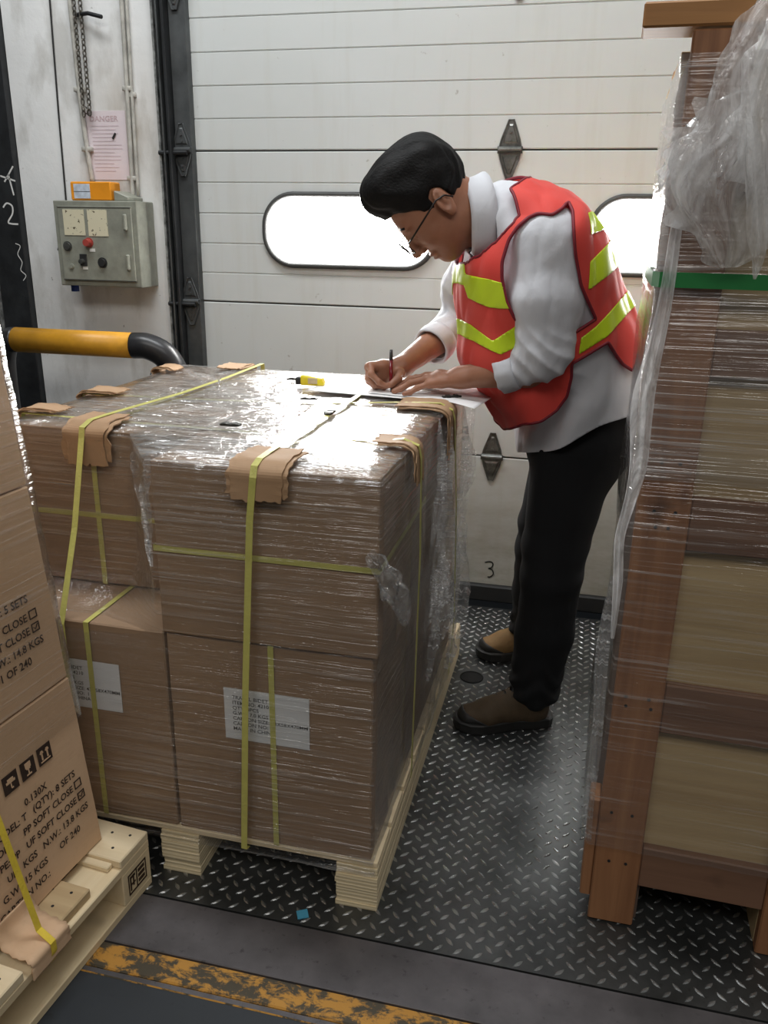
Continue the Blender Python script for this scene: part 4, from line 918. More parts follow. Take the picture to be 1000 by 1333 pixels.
def hang(name, ctrl, widths, mat, par, seed, nw=21, fold=0.3, freq=3.0, side=(1, 0, 0), jag=0.0):
    """a hanging pleated sheet: ctrl path top to bottom, folds run along it"""
    P = smooth_pts(ctrl, 10); n = len(P); V = []; F = []; s0 = Vector(side)
    for i, p in enumerate(P):
        t = i/(n-1); w = float(np.interp(t, np.linspace(0, 1, len(widths)), widths)); T = (P[min(i+1, n-1)]-P[max(i-1, 0)]).normalized()
        s = (s0-T*s0.dot(T)).normalized(); u = s.cross(T)
        for k in range(nw):
            a = k/(nw-1)-0.5
            ph = noise.noise(Vector((seed, t*2.2, 1)))*2; off = w*fold*(0.55*math.sin(a*2*math.pi*freq+ph)+0.9*noise.noise(Vector((a*4.5+seed, t*3.0, 3))))
            j = w*(0.18*noise.noise(Vector((a*3+seed, t*5, 7)))+(jag*noise.noise(Vector((k*0.1, t*11+seed, 2))) if k in (0, nw-1) else 0))
            V.append(tuple(p+s*(a*w+j)+u*off+Vector((0, 0, 0.05*w*noise.noise(Vector((a*6, seed, t*4)))))))
    for i in range(n-1):
        for k in range(nw-1): F.append((i*nw+k, i*nw+k+1, (i+1)*nw+k+1, (i+1)*nw+k))
    return mesh_vf(name, V, F, mat, par, True)
hang('film_rope', [(0.008, -0.026, 1.42), (0.004, -0.030, 1.30), (-0.004, -0.032, 1.20), (-0.010, -0.032, 1.12), (-0.008, -0.032, 1.02), (-0.014, -0.034, 0.95), (-0.022, -0.036, 0.88), (-0.018, -0.032, 0.80), (-0.016, -0.028, 0.68)], [0.016, 0.024, 0.028, 0.034, 0.028, 0.022, 0.020, 0.018, 0.006], M_MILK, FC, 1.0, 13, 0.35, 2)
hang('film_rope', [(-0.026, -0.016, 0.80), (-0.032, -0.02, 0.66), (-0.026, -0.02, 0.5), (-0.022, -0.018, 0.34), (-0.018, -0.018, 0.21)], [0.012, 0.022, 0.02, 0.018, 0.012], M_FILMB, FC, 4.0, 11, 0.35, 2)
b = bmesh.new()
for seg in ([(-0.018, CDp*0.6, 1.325), (-0.018, 0.0, 1.328), (-0.008, -0.0225, 1.328), (0.1, -0.0245, 1.328), (CW+0.02, -0.024, 1.322)],): ribbon(b, seg, 0.024, (0, 0, 1), 0.001)
gs = empty('binding_strap', CO, CR); tag(gs, 'green plastic strap around the upper part of the tall crate', 'strap'); obj('band', b, plain('green_strap', srgb(40, 120, 62), 0.4, var=0.1), gs)
# loose torn film sheet hanging from the crate's top
TS = empty('loose_film', CO+Vector((0.05, -0.05, 1.4)), CR); tag(TS, 'crumpled milky torn plastic film hanging down from the top of the tall crate', 'plastic film')
def tsl(o): o.location = Vector((-0.05, 0.05, -1.4)); return o
tsl(hang('film_sheet', [(0.145, -0.02, 1.76), (0.115, -0.045, 1.70), (0.095, -0.055, 1.62), (0.085, -0.06, 1.55), (0.078, -0.06, 1.47), (0.083, -0.055, 1.40), (0.088, -0.05, 1.35)], [0.06, 0.075, 0.10, 0.16, 0.17, 0.12, 0.02], M_MILK2, TS, 2.0, 37, 0.16, 3.5, jag=0.4))
tsl(hang('film_sheet', [(0.16, -0.03, 1.75), (0.125, -0.055, 1.68), (0.115, -0.07, 1.60), (0.125, -0.075, 1.52), (0.135, -0.07, 1.46), (0.125, -0.06, 1.41)], [0.05, 0.06, 0.085, 0.10, 0.09, 0.03], M_MILK2, TS, 5.0, 31, 0.2, 3.0, jag=0.4))
tsl(hang('film_sheet', [(0.10, -0.03, 1.60), (0.05, -0.04, 1.55), (0.022, -0.045, 1.50), (0.012, -0.04, 1.455), (0.02, -0.035, 1.41)], [0.03, 0.07, 0.09, 0.075, 0.02], M_MILK2, TS, 8.0, 25, 0.22, 2.5, jag=0.5))
tsl(hang('film_strip', [(0.085, -0.085, 1.56), (0.10, -0.088, 1.49), (0.115, -0.085, 1.43), (0.125, -0.08, 1.375), (0.127, -0.075, 1.335)], [0.014, 0.028, 0.03, 0.02, 0.004], M_MILK, TS, 11.0, 11, 0.3, 1.5))
tsl(hang('film_sheet', [(0.13, -0.03, 1.735), (0.18, -0.04, 1.74), (0.24, -0.04, 1.72), (0.32, -0.03, 1.735), (0.42, -0.03, 1.75)], [0.05, 0.05, 0.045, 0.05, 0.05], M_MILK2, TS, 13.0, 15, 0.25, 2.0, side=(0, 0, 1)))
tsl(hang('film_sheet', [(0.15, -0.03, 1.72), (0.165, -0.04, 1.66), (0.20, -0.04, 1.62), (0.27, -0.035, 1.635), (0.36, -0.03, 1.67)], [0.03, 0.04, 0.035, 0.03, 0.02], M_MILK2, TS, 17.0, 13, 0.3, 2.0, side=(0.3, 0, 1)))
# ================================================================== the man
def _n(v): v = np.asarray(v, float); return v/np.linalg.norm(v)
def smin(a, b, k):
    h = np.clip(0.5+0.5*(b-a)/k, 0, 1); return b*(1-h)+a*h-k*h*(1-h)
def smax(a, b, k): return -smin(-a, -b, k)
def cone(P, a, b, ra, rb):
    a = np.asarray(a, float); b = np.asarray(b, float); d = b-a; t = np.clip(((P-a)@d)/(d@d), 0, 1)
    return np.linalg.norm(P-a-t[:, None]*d, axis=1)-(ra+(rb-ra)*t)
def ell(P, c, axes, r):
    q = (P-np.asarray(c, float))@np.array(axes).T; r = np.asarray(r, float)
    k0 = np.linalg.norm(q/r, axis=1); k1 = np.linalg.norm(q/(r*r), axis=1)+1e-9; return k0*(k0-1)/k1
def chain(P, nodes, S_, k=0.03):
    """nodes (centre, r_forward, r_side); S_ = side axis"""
    d = None; S_ = _n(S_)
    for (a, fa, sa), (b, fb, sb) in zip(nodes[:-1], nodes[1:]):
        a = np.asarray(a, float); b = np.asarray(b, float); T = _n(b-a); s = _n(S_-T*(S_@T)); f = np.cross(s, T); L = np.linalg.norm(b-a)
        q = P-a; tl = q@T; t = np.clip(tl/L, 0, 1); rf = fa+(fb-fa)*t; rs = sa+(sb-sa)*t; ov = tl-t*L; m = np.minimum(rf, rs)
        x = (q@s)/rs; y = (q@f)/rf; z = ov/m; k0 = np.sqrt(x*x+y*y+z*z); k1 = np.sqrt((x/rs)**2+(y/rf)**2+(z/m)**2)+1e-9
        e = k0*(k0-1)/k1; d = e if d is None else smin(d, e, k)
    return d
def snet(f, lo, hi, h):
    lo = np.array(lo, float); n = np.ceil((np.array(hi)-lo)/h).astype(int)+1
    ax = [lo[i]+np.arange(n[i])*h for i in range(3)]; D = np.empty(n, np.float32)
    for i in range(0, n[0], 16):
        X, Y, Z = np.meshgrid(ax[0][i:i+16], ax[1], ax[2], indexing='ij'); D[i:i+16] = f(np.stack([X.ravel(), Y.ravel(), Z.ravel()], 1)).reshape(X.shape)
    s = D < 0; c = n-1
    acc = np.zeros((*c, 3)); cnt = np.zeros(c)
    cs = [slice(0, -1), slice(1, None)]
    for axis in range(3):
        o = [k for k in range(3) if k != axis]
        a = [slice(None)]*3; b = [slice(None)]*3; a[axis] = slice(0, -1); b[axis] = slice(1, None)
        A = D[tuple(a)]; B = D[tuple(b)]; cr = (A < 0) != (B < 0); t = np.where(cr, A/(A-B+1e-20), 0)
        for u in (0, 1):
            for v in (0, 1):
                sl = [slice(None)]*3; sl[o[0]] = cs[u]; sl[o[1]] = cs[v]; m = cr[tuple(sl)]; tt = t[tuple(sl)]
                cnt += m; acc[..., axis] += m*tt; acc[..., o[0]] += m*u; acc[..., o[1]] += m*v
    act = cnt > 0; idx = -np.ones(c, int); idx[act] = np.arange(act.sum())
    ii = np.argwhere(act); V = lo+(ii+acc[act]/cnt[act][:, None])*h; F = []
    for axis in range(3):
        o = [(axis+1) % 3, (axis+2) % 3]; a = [slice(None)]*3; b = [slice(None)]*3; a[axis] = slice(0, -1); b[axis] = slice(1, None)
        A = s[tuple(a)]; B = s[tuple(b)]; cr = np.argwhere(A != B)
        ok = (cr[:, o[0]] > 0) & (cr[:, o[1]] > 0) & (cr[:, o[0]] < c[o[0]]) & (cr[:, o[1]] < c[o[1]]); cr = cr[ok]
        if not len(cr): continue
        e0 = np.eye(3, dtype=int)[o[0]]; e1 = np.eye(3, dtype=int)[o[1]]
        q = np.stack([idx[tuple((cr-e0-e1).T)], idx[tuple((cr-e1).T)], idx[tuple(cr.T)], idx[tuple((cr-e0).T)]], 1)
        fl = ~A[tuple(cr.T)]; q[fl] = q[fl][:, ::-1]; F.append(q)
    F = np.concatenate(F); F = F[(F >= 0).all(1)]; return V, F
def displace(V, F, f, eps=0.002):
    g = np.stack([f(V+np.eye(3)[i]*eps)-f(V-np.eye(3)[i]*eps) for i in range(3)], 1); return g/(np.linalg.norm(g, axis=1)[:, None]+1e-9)
def clip(V, F, s):
    """keep s<0, cutting triangles exactly"""
    if F.shape[1] == 4: F = np.concatenate([F[:, [0, 1, 2]], F[:, [0, 2, 3]]])
    ins = s < 0; k = ins[F].sum(1); out = [tuple(f) for f in F[k == 3]]; V2 = list(map(tuple, V)); ed = {}
    def cut(a, b):
        key = (a, b) if a < b else (b, a)
        if key not in ed: t = s[a]/(s[a]-s[b]); ed[key] = len(V2); V2.append(tuple(V[a]+(V[b]-V[a])*t))
        return ed[key]
    for f in F[(k == 1) | (k == 2)]:
        f = list(f)
        while not (ins[f[0]] and not ins[f[2]]): f = f[1:]+f[:1]
        if ins[f[1]]: a = cut(f[1], f[2]); b = cut(f[0], f[2]); out += [(f[0], f[1], a), (f[0], a, b)]
        else: a = cut(f[0], f[1]); b = cut(f[0], f[2]); out.append((f[0], a, b))
    V2 = np.array(V2); F2 = np.array(out); u, inv = np.unique(F2.ravel(), return_inverse=True); return V2[u], inv.reshape(-1, 3)
def border_loops(F):
    e = {}
    for f in F:
        for a, b in ((f[0], f[1]), (f[1], f[2]), (f[2], f[0])):
            e[(a, b)] = 1
    nx = {}
    for (a, b) in e:
        if (b, a) not in e: nx.setdefault(a, []).append(b)
    loops = []
    while nx:
        a = next(iter(nx)); L = [a]
        while a in nx and nx[a]:
            b = nx[a].pop()
            if not nx[a]: del nx[a]
            if b == L[0]: break
            L.append(b); a = b
        loops.append(L)
    return loops
def poly_sd(x, z, poly):
    P = np.array(poly); d = np.full(len(x), 1e9); inside = np.zeros(len(x), bool)
    for i in range(len(P)):
        a = P[i]; b = P[(i+1) % len(P)]; e = b-a; wx = x-a[0]; wz = z-a[1]; t = np.clip((wx*e[0]+wz*e[1])/(e@e+1e-12), 0, 1)
        d = np.minimum(d, np.hypot(wx-e[0]*t, wz-e[1]*t)); c = ((a[1] <= z) & (b[1] > z)) | ((b[1] <= z) & (a[1] > z))
        inside ^= c & (x < a[0]+(z-a[1])/(b[1]-a[1]+1e-12)*e[0])
    return np.where(inside, -d, d)
def nz(V, sc, seed=0.0):
    return np.array([noise.noise(Vector((p[0]*sc[0]+seed, p[1]*sc[1]+seed*1.3, p[2]*sc[2]-seed))) for p in V])
def npm(name, V, F, mat, parent=None, smooth=True): return mesh_vf(name, V, F, mat, parent, smooth)

yb = math.radians(28); BF = np.array([-math.cos(yb), -math.sin(yb), 0]); BL = np.array([math.sin(yb), -math.cos(yb), 0])
TORSO = [((0.0, 2.36, 0.84), 0.140, 0.185), ((-0.010, 2.345, 0.98), 0.150, 0.185), ((-0.065, 2.315, 1.12), 0.160, 0.190), ((-0.130, 2.28, 1.27), 0.175, 0.200), ((-0.165, 2.255, 1.375), 0.128, 0.195), ((-0.225, 2.225, 1.435), 0.080, 0.095)]
NECKA = _n((-0.86, -0.46, -0.10))
NB = np.array((-0.245, 2.220, 1.437)); NT_ = np.array((-0.36, 2.165, 1.440))
SHN, ELN, CUN, WRN = (-0.105, 2.125, 1.375), (-0.095, 2.095, 1.090), (-0.192, 2.108, 1.060), (-0.302, 2.126, 1.040)
SHF, ELF, CUF, WRF = (-0.275, 2.420, 1.360), (-0.350, 2.440, 1.150), (-0.410, 2.325, 1.092), (-0.472, 2.205, 1.048)
def torso_f(P): return chain(P, TORSO, BL, 0.05)

# ---- head
hy = math.radians(20); Fh = np.array([-math.cos(hy), -math.sin(hy), 0]); HL = np.array([math.sin(hy), -math.cos(hy), 0]); hp = math.radians(54)
HN = math.cos(hp)*Fh-math.sin(hp)*np.array([0, 0, 1.]); HU = math.sin(hp)*Fh+math.cos(hp)*np.array([0, 0, 1.])
HC = np.array((-0.393, 2.16, 1.456)); HS = 1.08
HM = np.array([HN, HL, HU])           # rows: facing, left, up
def hw(n, l, u): return HC+HS*(n*HN+l*HL+u*HU)
def head_l(Q):
    I = np.eye(3); E = lambda c, r: ell(Q, c, I, r)
    d = E((-0.008, 0, 0.035), (0.094, 0.073, 0.086))
    d = smin(d, E((0.022, 0, -0.02), (0.068, 0.062, 0.085)), 0.03)         # face mass
    d = smin(d, E((0.048, 0, -0.092), (0.034, 0.034, 0.026)), 0.03)        # chin
    for s in (1, -1):
        d = smin(d, E((0.010, 0.040*s, -0.062), (0.045, 0.020, 0.030)), 0.03)  # jaw
        d = smin(d, E((0.058, 0.036*s, -0.025), (0.024, 0.024, 0.022)), 0.02)  # cheek
        d = smin(d, E((0.078, 0.026*s, 0.024), (0.014, 0.024, 0.009)), 0.014)  # brow
        d = smax(d, -E((0.094, 0.030*s, 0.003), (0.014, 0.018, 0.012)), 0.010) # socket
        d = smin(d, E((0.072, 0.030*s, 0.002), (0.014, 0.014, 0.012)), 0.004)  # lidded eye
        d = smin(d, cone(Q, (0.083, 0.016*s, -0.003), (0.083, 0.044*s, -0.006), 0.0022, 0.0015), 0.003)  # lid edge
        d = smin(d, E((0.092, 0.012*s, -0.040), (0.010, 0.009, 0.008)), 0.006) # nostril wing
    d = smin(d, cone(Q, (0.086, 0, 0.012), (0.106, 0, -0.032), 0.0065, 0.0105), 0.010)  # nose
    d = smin(d, E((0.108, 0, -0.036), (0.010, 0.010, 0.009)), 0.006)
    d = smin(d, E((0.082, 0, -0.064), (0.012, 0.024, 0.0065)), 0.006)       # lips
    d = smin(d, E((0.080, 0, -0.075), (0.012, 0.021, 0.0065)), 0.005)
    d = smax(d, -E((0.096, 0, -0.0695), (0.010, 0.022, 0.0016)), 0.003)
    for s in (1, -1):                                                     # ears
        c = np.array((-0.012, 0.077*s, -0.004)); A = np.array([_n((0.95, 0.35*s, 0.12)), _n((-0.35*1, 0.95*s, 0.0)), _n((-0.12, 0, 0.99))])
        e = ell(Q, c, A, (0.019, 0.0065, 0.034)); e = smin(e, ell(Q, c+np.array((0.004, 0, -0.026)), A, (0.010, 0.006, 0.012)), 0.006)
        e = smax(e, -ell(Q, c+np.array((0.003, 0.006*s, 0.004)), A, (0.0115, 0.0045, 0.021)), 0.003)
        e = smin(e, ell(Q, c+np.array((-0.001, 0.001*s, 0.006)), A, (0.005, 0.004, 0.015)), 0.004)
        d = smin(d, e, 0.006)
    return d
def head_f(P): return head_l(((P-HC)@HM.T)/HS)*HS
def neck_f(P): return smin(cone(P, NB, hw(-0.035, 0, -0.03), 0.066, 0.060), cone(P, NB+np.array((-0.02, 0, -0.03)), hw(0.0, 0, -0.06), 0.055, 0.050), 0.03)
def upper_f(P): return smin(smin(head_f(P), neck_f(P), 0.022), torso_f(P)+0.035, 0.02)
# ---- hands
def hand_f(P, wrist, knuck, fingers, thumb, rp=0.0155, web=0.010, pc=None, r0=0.0092):
    d = None; W = np.array(wrist)
    ks = [np.array(k) for k in knuck]
    for i, k in enumerate(ks):
        e = cone(P, W+(k-ks[1])*0.42, k, rp*1.08, rp*0.80); d = e if d is None else smin(d, e, 0.012)
    for k in range(3): d = smin(d, cone(P, (ks[k]*0.6+W*0.4), (ks[k+1]*0.6+W*0.4), rp, rp), 0.012)
    if pc is not None: d = smin(d, ell(P, pc[0], np.eye(3), pc[1]), 0.015)
    fd = None
    for i, (k, f) in enumerate(zip(ks, fingers)):
        sc = (0.98, 1.0, 0.96, 0.84)[i]; pts = [k]+[np.array(q) for q in f]; rr = [r0*1.06*sc, r0*0.98*sc, r0*0.90*sc, r0*0.80*sc]; e = None
        for j in range(len(pts)-1):
            c = cone(P, pts[j], pts[j+1], rr[j], rr[j+1]); e = c if e is None else smin(e, c, 0.0035)
            if j: e = smin(e, ell(P, pts[j], np.eye(3), (rr[j]*1.06,)*3), 0.002)
        fd = e if fd is None else np.minimum(fd, e)
    d = smin(d, fd, web*0.6)
    pts = [np.array(q) for q in thumb]; rr = [0.0165, 0.0125, 0.0108, 0.0090]; e = None
    for j in range(len(pts)-1): c = cone(P, pts[j], pts[j+1], rr[j], rr[j+1]); e = c if e is None else smin(e, c, 0.004)
    return smin(d, e, 0.010)
ZB_ = 0.9885
N_K = [(-0.388, 2.170, 1.030), (-0.394, 2.148, 1.033), (-0.389, 2.126, 1.030), (-0.378, 2.106, 1.022)]
N_F = [[(-0.428, 2.176, 1.023), (-0.450, 2.173, 1.008), (-0.466, 2.168, 0.9985)], [(-0.437, 2.146, 1.024), (-0.462, 2.138, 1.008), (-0.480, 2.131, 0.9985)],
       [(-0.430, 2.114, 1.020), (-0.453, 2.105, 1.005), (-0.470, 2.099, 0.9982)], [(-0.407, 2.092, 1.012), (-0.424, 2.084, 1.001), (-0.438, 2.078, 0.9975)]]
N_T = [(-0.330, 2.155, 1.030), (-0.362, 2.188, 1.016), (-0.393, 2.204, 1.004), (-0.418, 2.207, 0.9985)]
def handN_f(P): return smin(hand_f(P, WRN, N_K, N_F, N_T), cone(P, (-0.13, 2.104, 1.072), WRN, 0.046, 0.0275), 0.02)
F_K = [(-0.546, 2.150, 1.052), (-0.556, 2.170, 1.046), (-0.558, 2.190, 1.036), (-0.552, 2.208, 1.026)]
F_F = [[(-0.536, 2.118, 1.036), (-0.514, 2.112, 1.018), (-0.496, 2.119, 1.007)], [(-0.548, 2.134, 1.022), (-0.526, 2.126, 1.007), (-0.504, 2.134, 1.000)],
       [(-0.552, 2.158, 1.010), (-0.532, 2.146, 0.9995), (-0.512, 2.156, 0.9985)], [(-0.548, 2.184, 1.004), (-0.532, 2.172, 0.998), (-0.514, 2.180, 0.9975)]]
F_T = [(-0.492, 2.190, 1.036), (-0.466, 2.158, 1.036), (-0.467, 2.134, 1.026), (-0.482, 2.118, 1.012)]
def handF_f(P): return smin(hand_f(P, WRF, F_K, F_F, F_T, 0.0160, pc=((-0.515, 2.185, 1.026), (0.030, 0.028, 0.022))), cone(P, (-0.375, 2.40, 1.125), WRF, 0.045, 0.0280), 0.02)

Vs, Fs = [], []; off = 0
for f, lo, hi, h in ((upper_f, (-0.62, 2.00, 1.22), (-0.02, 2.46, 1.66), 0.0030), (handN_f, (-0.50, 2.04, 0.98), (-0.06, 2.24, 1.13), 0.0020), (handF_f, (-0.60, 2.08, 0.98), (-0.33, 2.46, 1.18), 0.0020),
        (lambda P: smin(smin(torso_f(P)+0.04, chain(P, [((0.0, 2.30, 0.84), .07, .07), ((-0.03, 2.25, 0.5), .055, .055), ((-0.05, 2.215, 0.11), .038, .038)], BL), .03), chain(P, [((0.0, 2.42, 0.84), .07, .07), ((-0.05, 2.48, 0.5), .055, .055), ((-0.09, 2.62, 0.11), .038, .038)], BL), .03), (-0.30, 2.0, 0.07), (0.22, 2.7, 1.22), 0.014)):
    V, F = snet(f, lo, hi, h)
    if h < 0.0035:
        # clean relaxed surface
        pass
    Vs.append(V); Fs.append(F+off); off += len(V)
def skin_mat():
    n = NT('warm_skin'); v = n.coord(); c = n.mix(n.ramp(n.noise(v, 16, 4, 0.6), [(0.3, 0.0), (0.7, 1.0)]), srgb(150, 102, 78), srgb(170, 121, 95)); c = n.mix(n.math('MULTIPLY', n.noise(v, 90, 3), 0.2), c, srgb(150, 96, 76))
    n.base(Base_Color=c, Roughness=0.45, Normal=n.bump(n.noise(v, 220, 3), 0.15, 0.001)); n.b.inputs['Subsurface Weight'].default_value = 0.12; n.b.inputs['Subsurface Radius'].default_value = (0.012, 0.004, 0.002); return n.m
man = npm('person', np.concatenate(Vs), np.concatenate(Fs), skin_mat())
tag(man, 'man in white shirt and red-orange safety vest bending to write on the wrapped cartons', 'person')
sm = man.modifiers.new('relax', 'SMOOTH'); sm.factor = 0.5; sm.iterations = 2

# ---- hair
def hair_f(P):
    Q = ((P-HC)@HM.T)/HS; I = np.eye(3)
    d = ell(Q, (-0.012, 0, 0.042), I, (0.107, 0.081, 0.094))
    d = smin(d, ell(Q, (0.035, 0, 0.105), I, (0.064, 0.066, 0.040)), 0.03); d = smin(d, ell(Q, (0.056, 0, 0.118), I, (0.044, 0.058, 0.040)), 0.02); d = smin(d, ell(Q, (0.010, 0, 0.118), I, (0.060, 0.060, 0.042)), 0.02)
    d = smin(d, ell(Q, (-0.050, 0, 0.085), I, (0.060, 0.066, 0.055)), 0.03)
    n_, l_, u_ = Q[:, 0], np.abs(Q[:, 1]), Q[:, 2]
    side = np.interp(n_, [-0.12, -0.06, -0.038, -0.030, -0.012, 0.006, 0.012, 0.030, 0.036, 0.055, 0.075], [-0.055, -0.058, -0.040, 0.018, 0.034, 0.026, -0.030, -0.026, 0.022, 0.046, 0.066])
    return smax(d, (side-u_)*0.8, 0.006)*HS
V, F = snet(hair_f, (-0.66, 1.98, 1.30), (-0.22, 2.34, 1.72), 0.0034)
Q = ((V-HC)@HM.T)/HS; g = displace(V, F, hair_f)
st = np.array([noise.noise(Vector((q[1]*95+q[2]*20, (q[2]-0.4*q[0])*26, q[0]*16))) for q in Q]); V = V+g*(st*0.0046)[:, None]
nh = NT('black_hair'); v = nh.coord(); nh.base(Base_Color=(0.007, 0.0065, 0.0065), Roughness=0.6, Normal=nh.bump(nh.noise(nh.coord((40, 160, 60), (0.3, 0.8, 0.2)), 3, 4), 0.5, 0.003)); nh.b.inputs['Specular IOR Level'].default_value = 0.18
npm('hair', V, F, nh.m, man)
# thin eyebrows and glasses
M_SPEC = plain('dark_metal_frame', (0.03, 0.025, 0.022), 0.3, 0.5); 
for s in (1, -1): b = bmesh.new(); tube(b, [hw(0.090-0.3*abs(t-0.03), s*t, 0.026+0.004*math.sin(t*60)) for t in (0.012, 0.020, 0.028, 0.036, 0.046)], 0.003, 6); obj('eyebrow', b, nh.m, man, True)
gls = empty('spectacles', (0, 0, 0), 0, man)
gls['label'] = 'thin dark framed spectacles'
b = bmesh.new(); bl = bmesh.new()
for s in (1, -1):
    pts = [hw(0.118-0.12*abs(l), s*l, u-0.008) for l, u in rrect(0.034, 0, 0.050, 0.030, 0.009, 4)]
    tube(b, pts, 0.0018, 6, closed=True); m_ = [bl.verts.new(p) for p in pts]; bl.faces.new(m_)
    tube(b, [hw(0.104, s*0.059, 0.002), hw(0.095, s*0.074, 0.004), hw(0.05, s*0.083, 0.008), hw(0.0, s*0.086, 0.012), hw(-0.02, s*0.086, 0.004), hw(-0.03, s*0.083, -0.014)], 0.0022, 6)
tube(b, [hw(0.117, 0.009, -0.003), hw(0.119, 0, 0.0), hw(0.117, -0.009, -0.003)], 0.0013, 6)
obj('frame', b, M_SPEC, gls, True)
nl = NT('clear_lens'); tr = nl.n('ShaderNodeBsdfTransparent'); gg = nl.n('ShaderNodeBsdfGlossy'); gg.inputs['Roughness'].default_value = 0.02; mm = nl.n('ShaderNodeMixShader'); mm.inputs[0].default_value = 0.07; nl.set(mm.inputs[1], tr); nl.set(mm.inputs[2], gg); nl.set(nl.out.inputs[0], mm)
obj('lens', bl, nl.m, gls)

# ---- shirt
def near_sleeve(P):
    d = chain(P, [(SHN, 0.082, 0.066), ((-0.100, 2.105, 1.24), 0.085, 0.068), ((-0.094, 2.093, 1.13), 0.074, 0.062)], BL, 0.03)
    d = smin(d, cone(P, (-0.098, 2.095, 1.095), (-0.215, 2.112, 1.056), 0.056, 0.043), 0.028); return d
def far_sleeve(P):
    d = chain(P, [(SHF, 0.085, 0.075), ((-0.335, 2.435, 1.24), 0.075, 0.07), ((-0.352, 2.442, 1.16), 0.062, 0.062)], BL, 0.03)
    return smin(d, cone(P, (-0.355, 2.435, 1.145), (-0.425, 2.30, 1.086), 0.056, 0.047), 0.028)
def shirt_f(P):
    d = torso_f(P); d = smin(d, chain(P, [(SHN, 0.07, 0.06), (SHF, 0.07, 0.06)], (0, 0, 1), 0.03)+0.012, 0.05)
    d = smin(d, chain(P, [((-0.012, 2.345, 0.98), 0.152, 0.187), ((0.012, 2.355, 0.86), 0.165, 0.195), ((0.014, 2.36, 0.70), 0.17, 0.20)], BL), 0.03)
    return smin(smin(d, near_sleeve(P), 0.030), far_sleeve(P), 0.035)
V, F = snet(shirt_f, (-0.56, 1.98, 0.74), (0.24, 2.60, 1.60), 0.0052)
g = displace(V, F, shirt_f, 0.004)
def fold(V):
    """soft cloth folds: long drapes on the body, rings at elbows and cuffs"""
    d = np.zeros(len(V)); a = nz(V, (9, 9, 3.2), 3.0); d += 0.0055*a; a = nz(V, (22, 22, 5), 7.0); d += 0.0028*(np.abs(a)*2-0.6)
    a = nz(V, (46, 46, 30), 2.0); d += 0.0012*a
    for el, k, sw in ((np.array(ELN), 0.075, 1.0), (np.array(ELF), 0.08, 1.0)):
        r = np.linalg.norm(V-el, axis=1); w = np.exp(-(r/0.085)**2)
        diag = V@_n((0.55, 0.1, 0.85)); d += w*0.0055*(1-np.abs(np.sin(diag*95+3*nz(V, (6, 6, 6), 5.0)))*1.6)
    r = np.linalg.norm(V-np.array((-0.14, 2.16, 1.25)), axis=1); w = np.exp(-(r/0.12)**2); d += w*0.0022*np.sin((V@_n((0.9, 0.0, 0.45)))*110+4*nz(V, (8, 8, 8), 8.0))
    lowm = np.clip((1.12-V[:, 2])/0.2, 0, 1); d += lowm*0.007*np.sin((V@_n((0.95, 0.25, -0.35)))*62+3.5*nz(V, (6, 6, 4), 11.0))
    return d
V = V+g*fold(V)[:, None]
nb_ = (V-(NB+NECKA*0.035))@NECKA; rn = np.linalg.norm(V-NB, axis=1); s_neck = np.where(rn < 0.13, nb_, -1)
dn = _n(np.array(CUN)-np.array(ELN)); s_cn = np.where(np.linalg.norm(V-np.array(CUN), axis=1) < 0.10, (V-np.array(CUN))@_n((-0.93, 0.1, -0.35)), -1)
df_ = _n(np.array(CUF)-np.array(ELF)); s_cf = np.where(np.linalg.norm(V-np.array(CUF), axis=1) < 0.10, (V-np.array(CUF))@df_, -1)
hem = (0.814+(V[:, 0]+0.135)*0.54+0.008*np.sin(V[:, 0]*30))-V[:, 2]
s = np.maximum.reduce([s_neck, s_cn, s_cf, hem]); V, F = clip(V, F, s)
nsh = NT('white_cotton_shirt'); v = nsh.coord()
nsh.base(Base_Color=nsh.mix(nsh.noise(v, 6, 3), srgb(202, 204, 210), srgb(216, 217, 222)), Roughness=0.8, Normal=nsh.bump(nsh.n('ShaderNodeTexNoise').outputs[0] if False else nsh.noise(v, 240, 2), 0.15, 0.001, nsh.bump(nsh.noise(nsh.coord((1, 1, 0.5)), 24, 4, 0.6, 0.6), 0.35, 0.006)))
nsh.b.inputs['Subsurface Weight'].default_value = 0.0
M_SHIRT = nsh.m
shirt = npm('shirt', V, F, M_SHIRT, man); shirt['label'] = 'white long-sleeved shirt with rolled sleeves'
m = shirt.modifiers.new('thick', 'SOLIDIFY'); m.thickness = 0.0016; m.offset = -1
def cuff(c, ax, r1, r2, L, nm, seed, par, up=(0, 0, 1)):
    """a rolled cuff: short sleeve of folded cloth around the arm"""
    T = Vector(_n(ax)); S1 = T.cross(Vector(up)).normalized(); S2 = S1.cross(T); V = []; F = []; n = 48; prof = [(-L*0.5, -0.003), (-L*0.5, 0.003), (-L*0.2, 0.005), (L*0.2, 0.0052), (L*0.46, 0.004), (L*0.5, 0.0), (L*0.42, -0.004), (-L*0.3, -0.004)]
    for j, (t, o_) in enumerate(prof):
        for k in range(n):
            a = 2*math.pi*k/n; w = 0.003*noise.noise(Vector((math.cos(a)*2.5+seed, math.sin(a)*2.5, j*0.5))); V.append(Vector(c)+T*(t+w*1.2)+S1*math.cos(a)*(r1+o_+w)+S2*math.sin(a)*(r2+o_+w))
    m_ = len(prof)
    for j in range(m_):
        for k in range(n): F.append((j*n+k, j*n+(k+1) % n, ((j+1) % m_)*n+(k+1) % n, ((j+1) % m_)*n+k))
    return mesh_vf(nm, V, F, M_SHIRT, par, True)
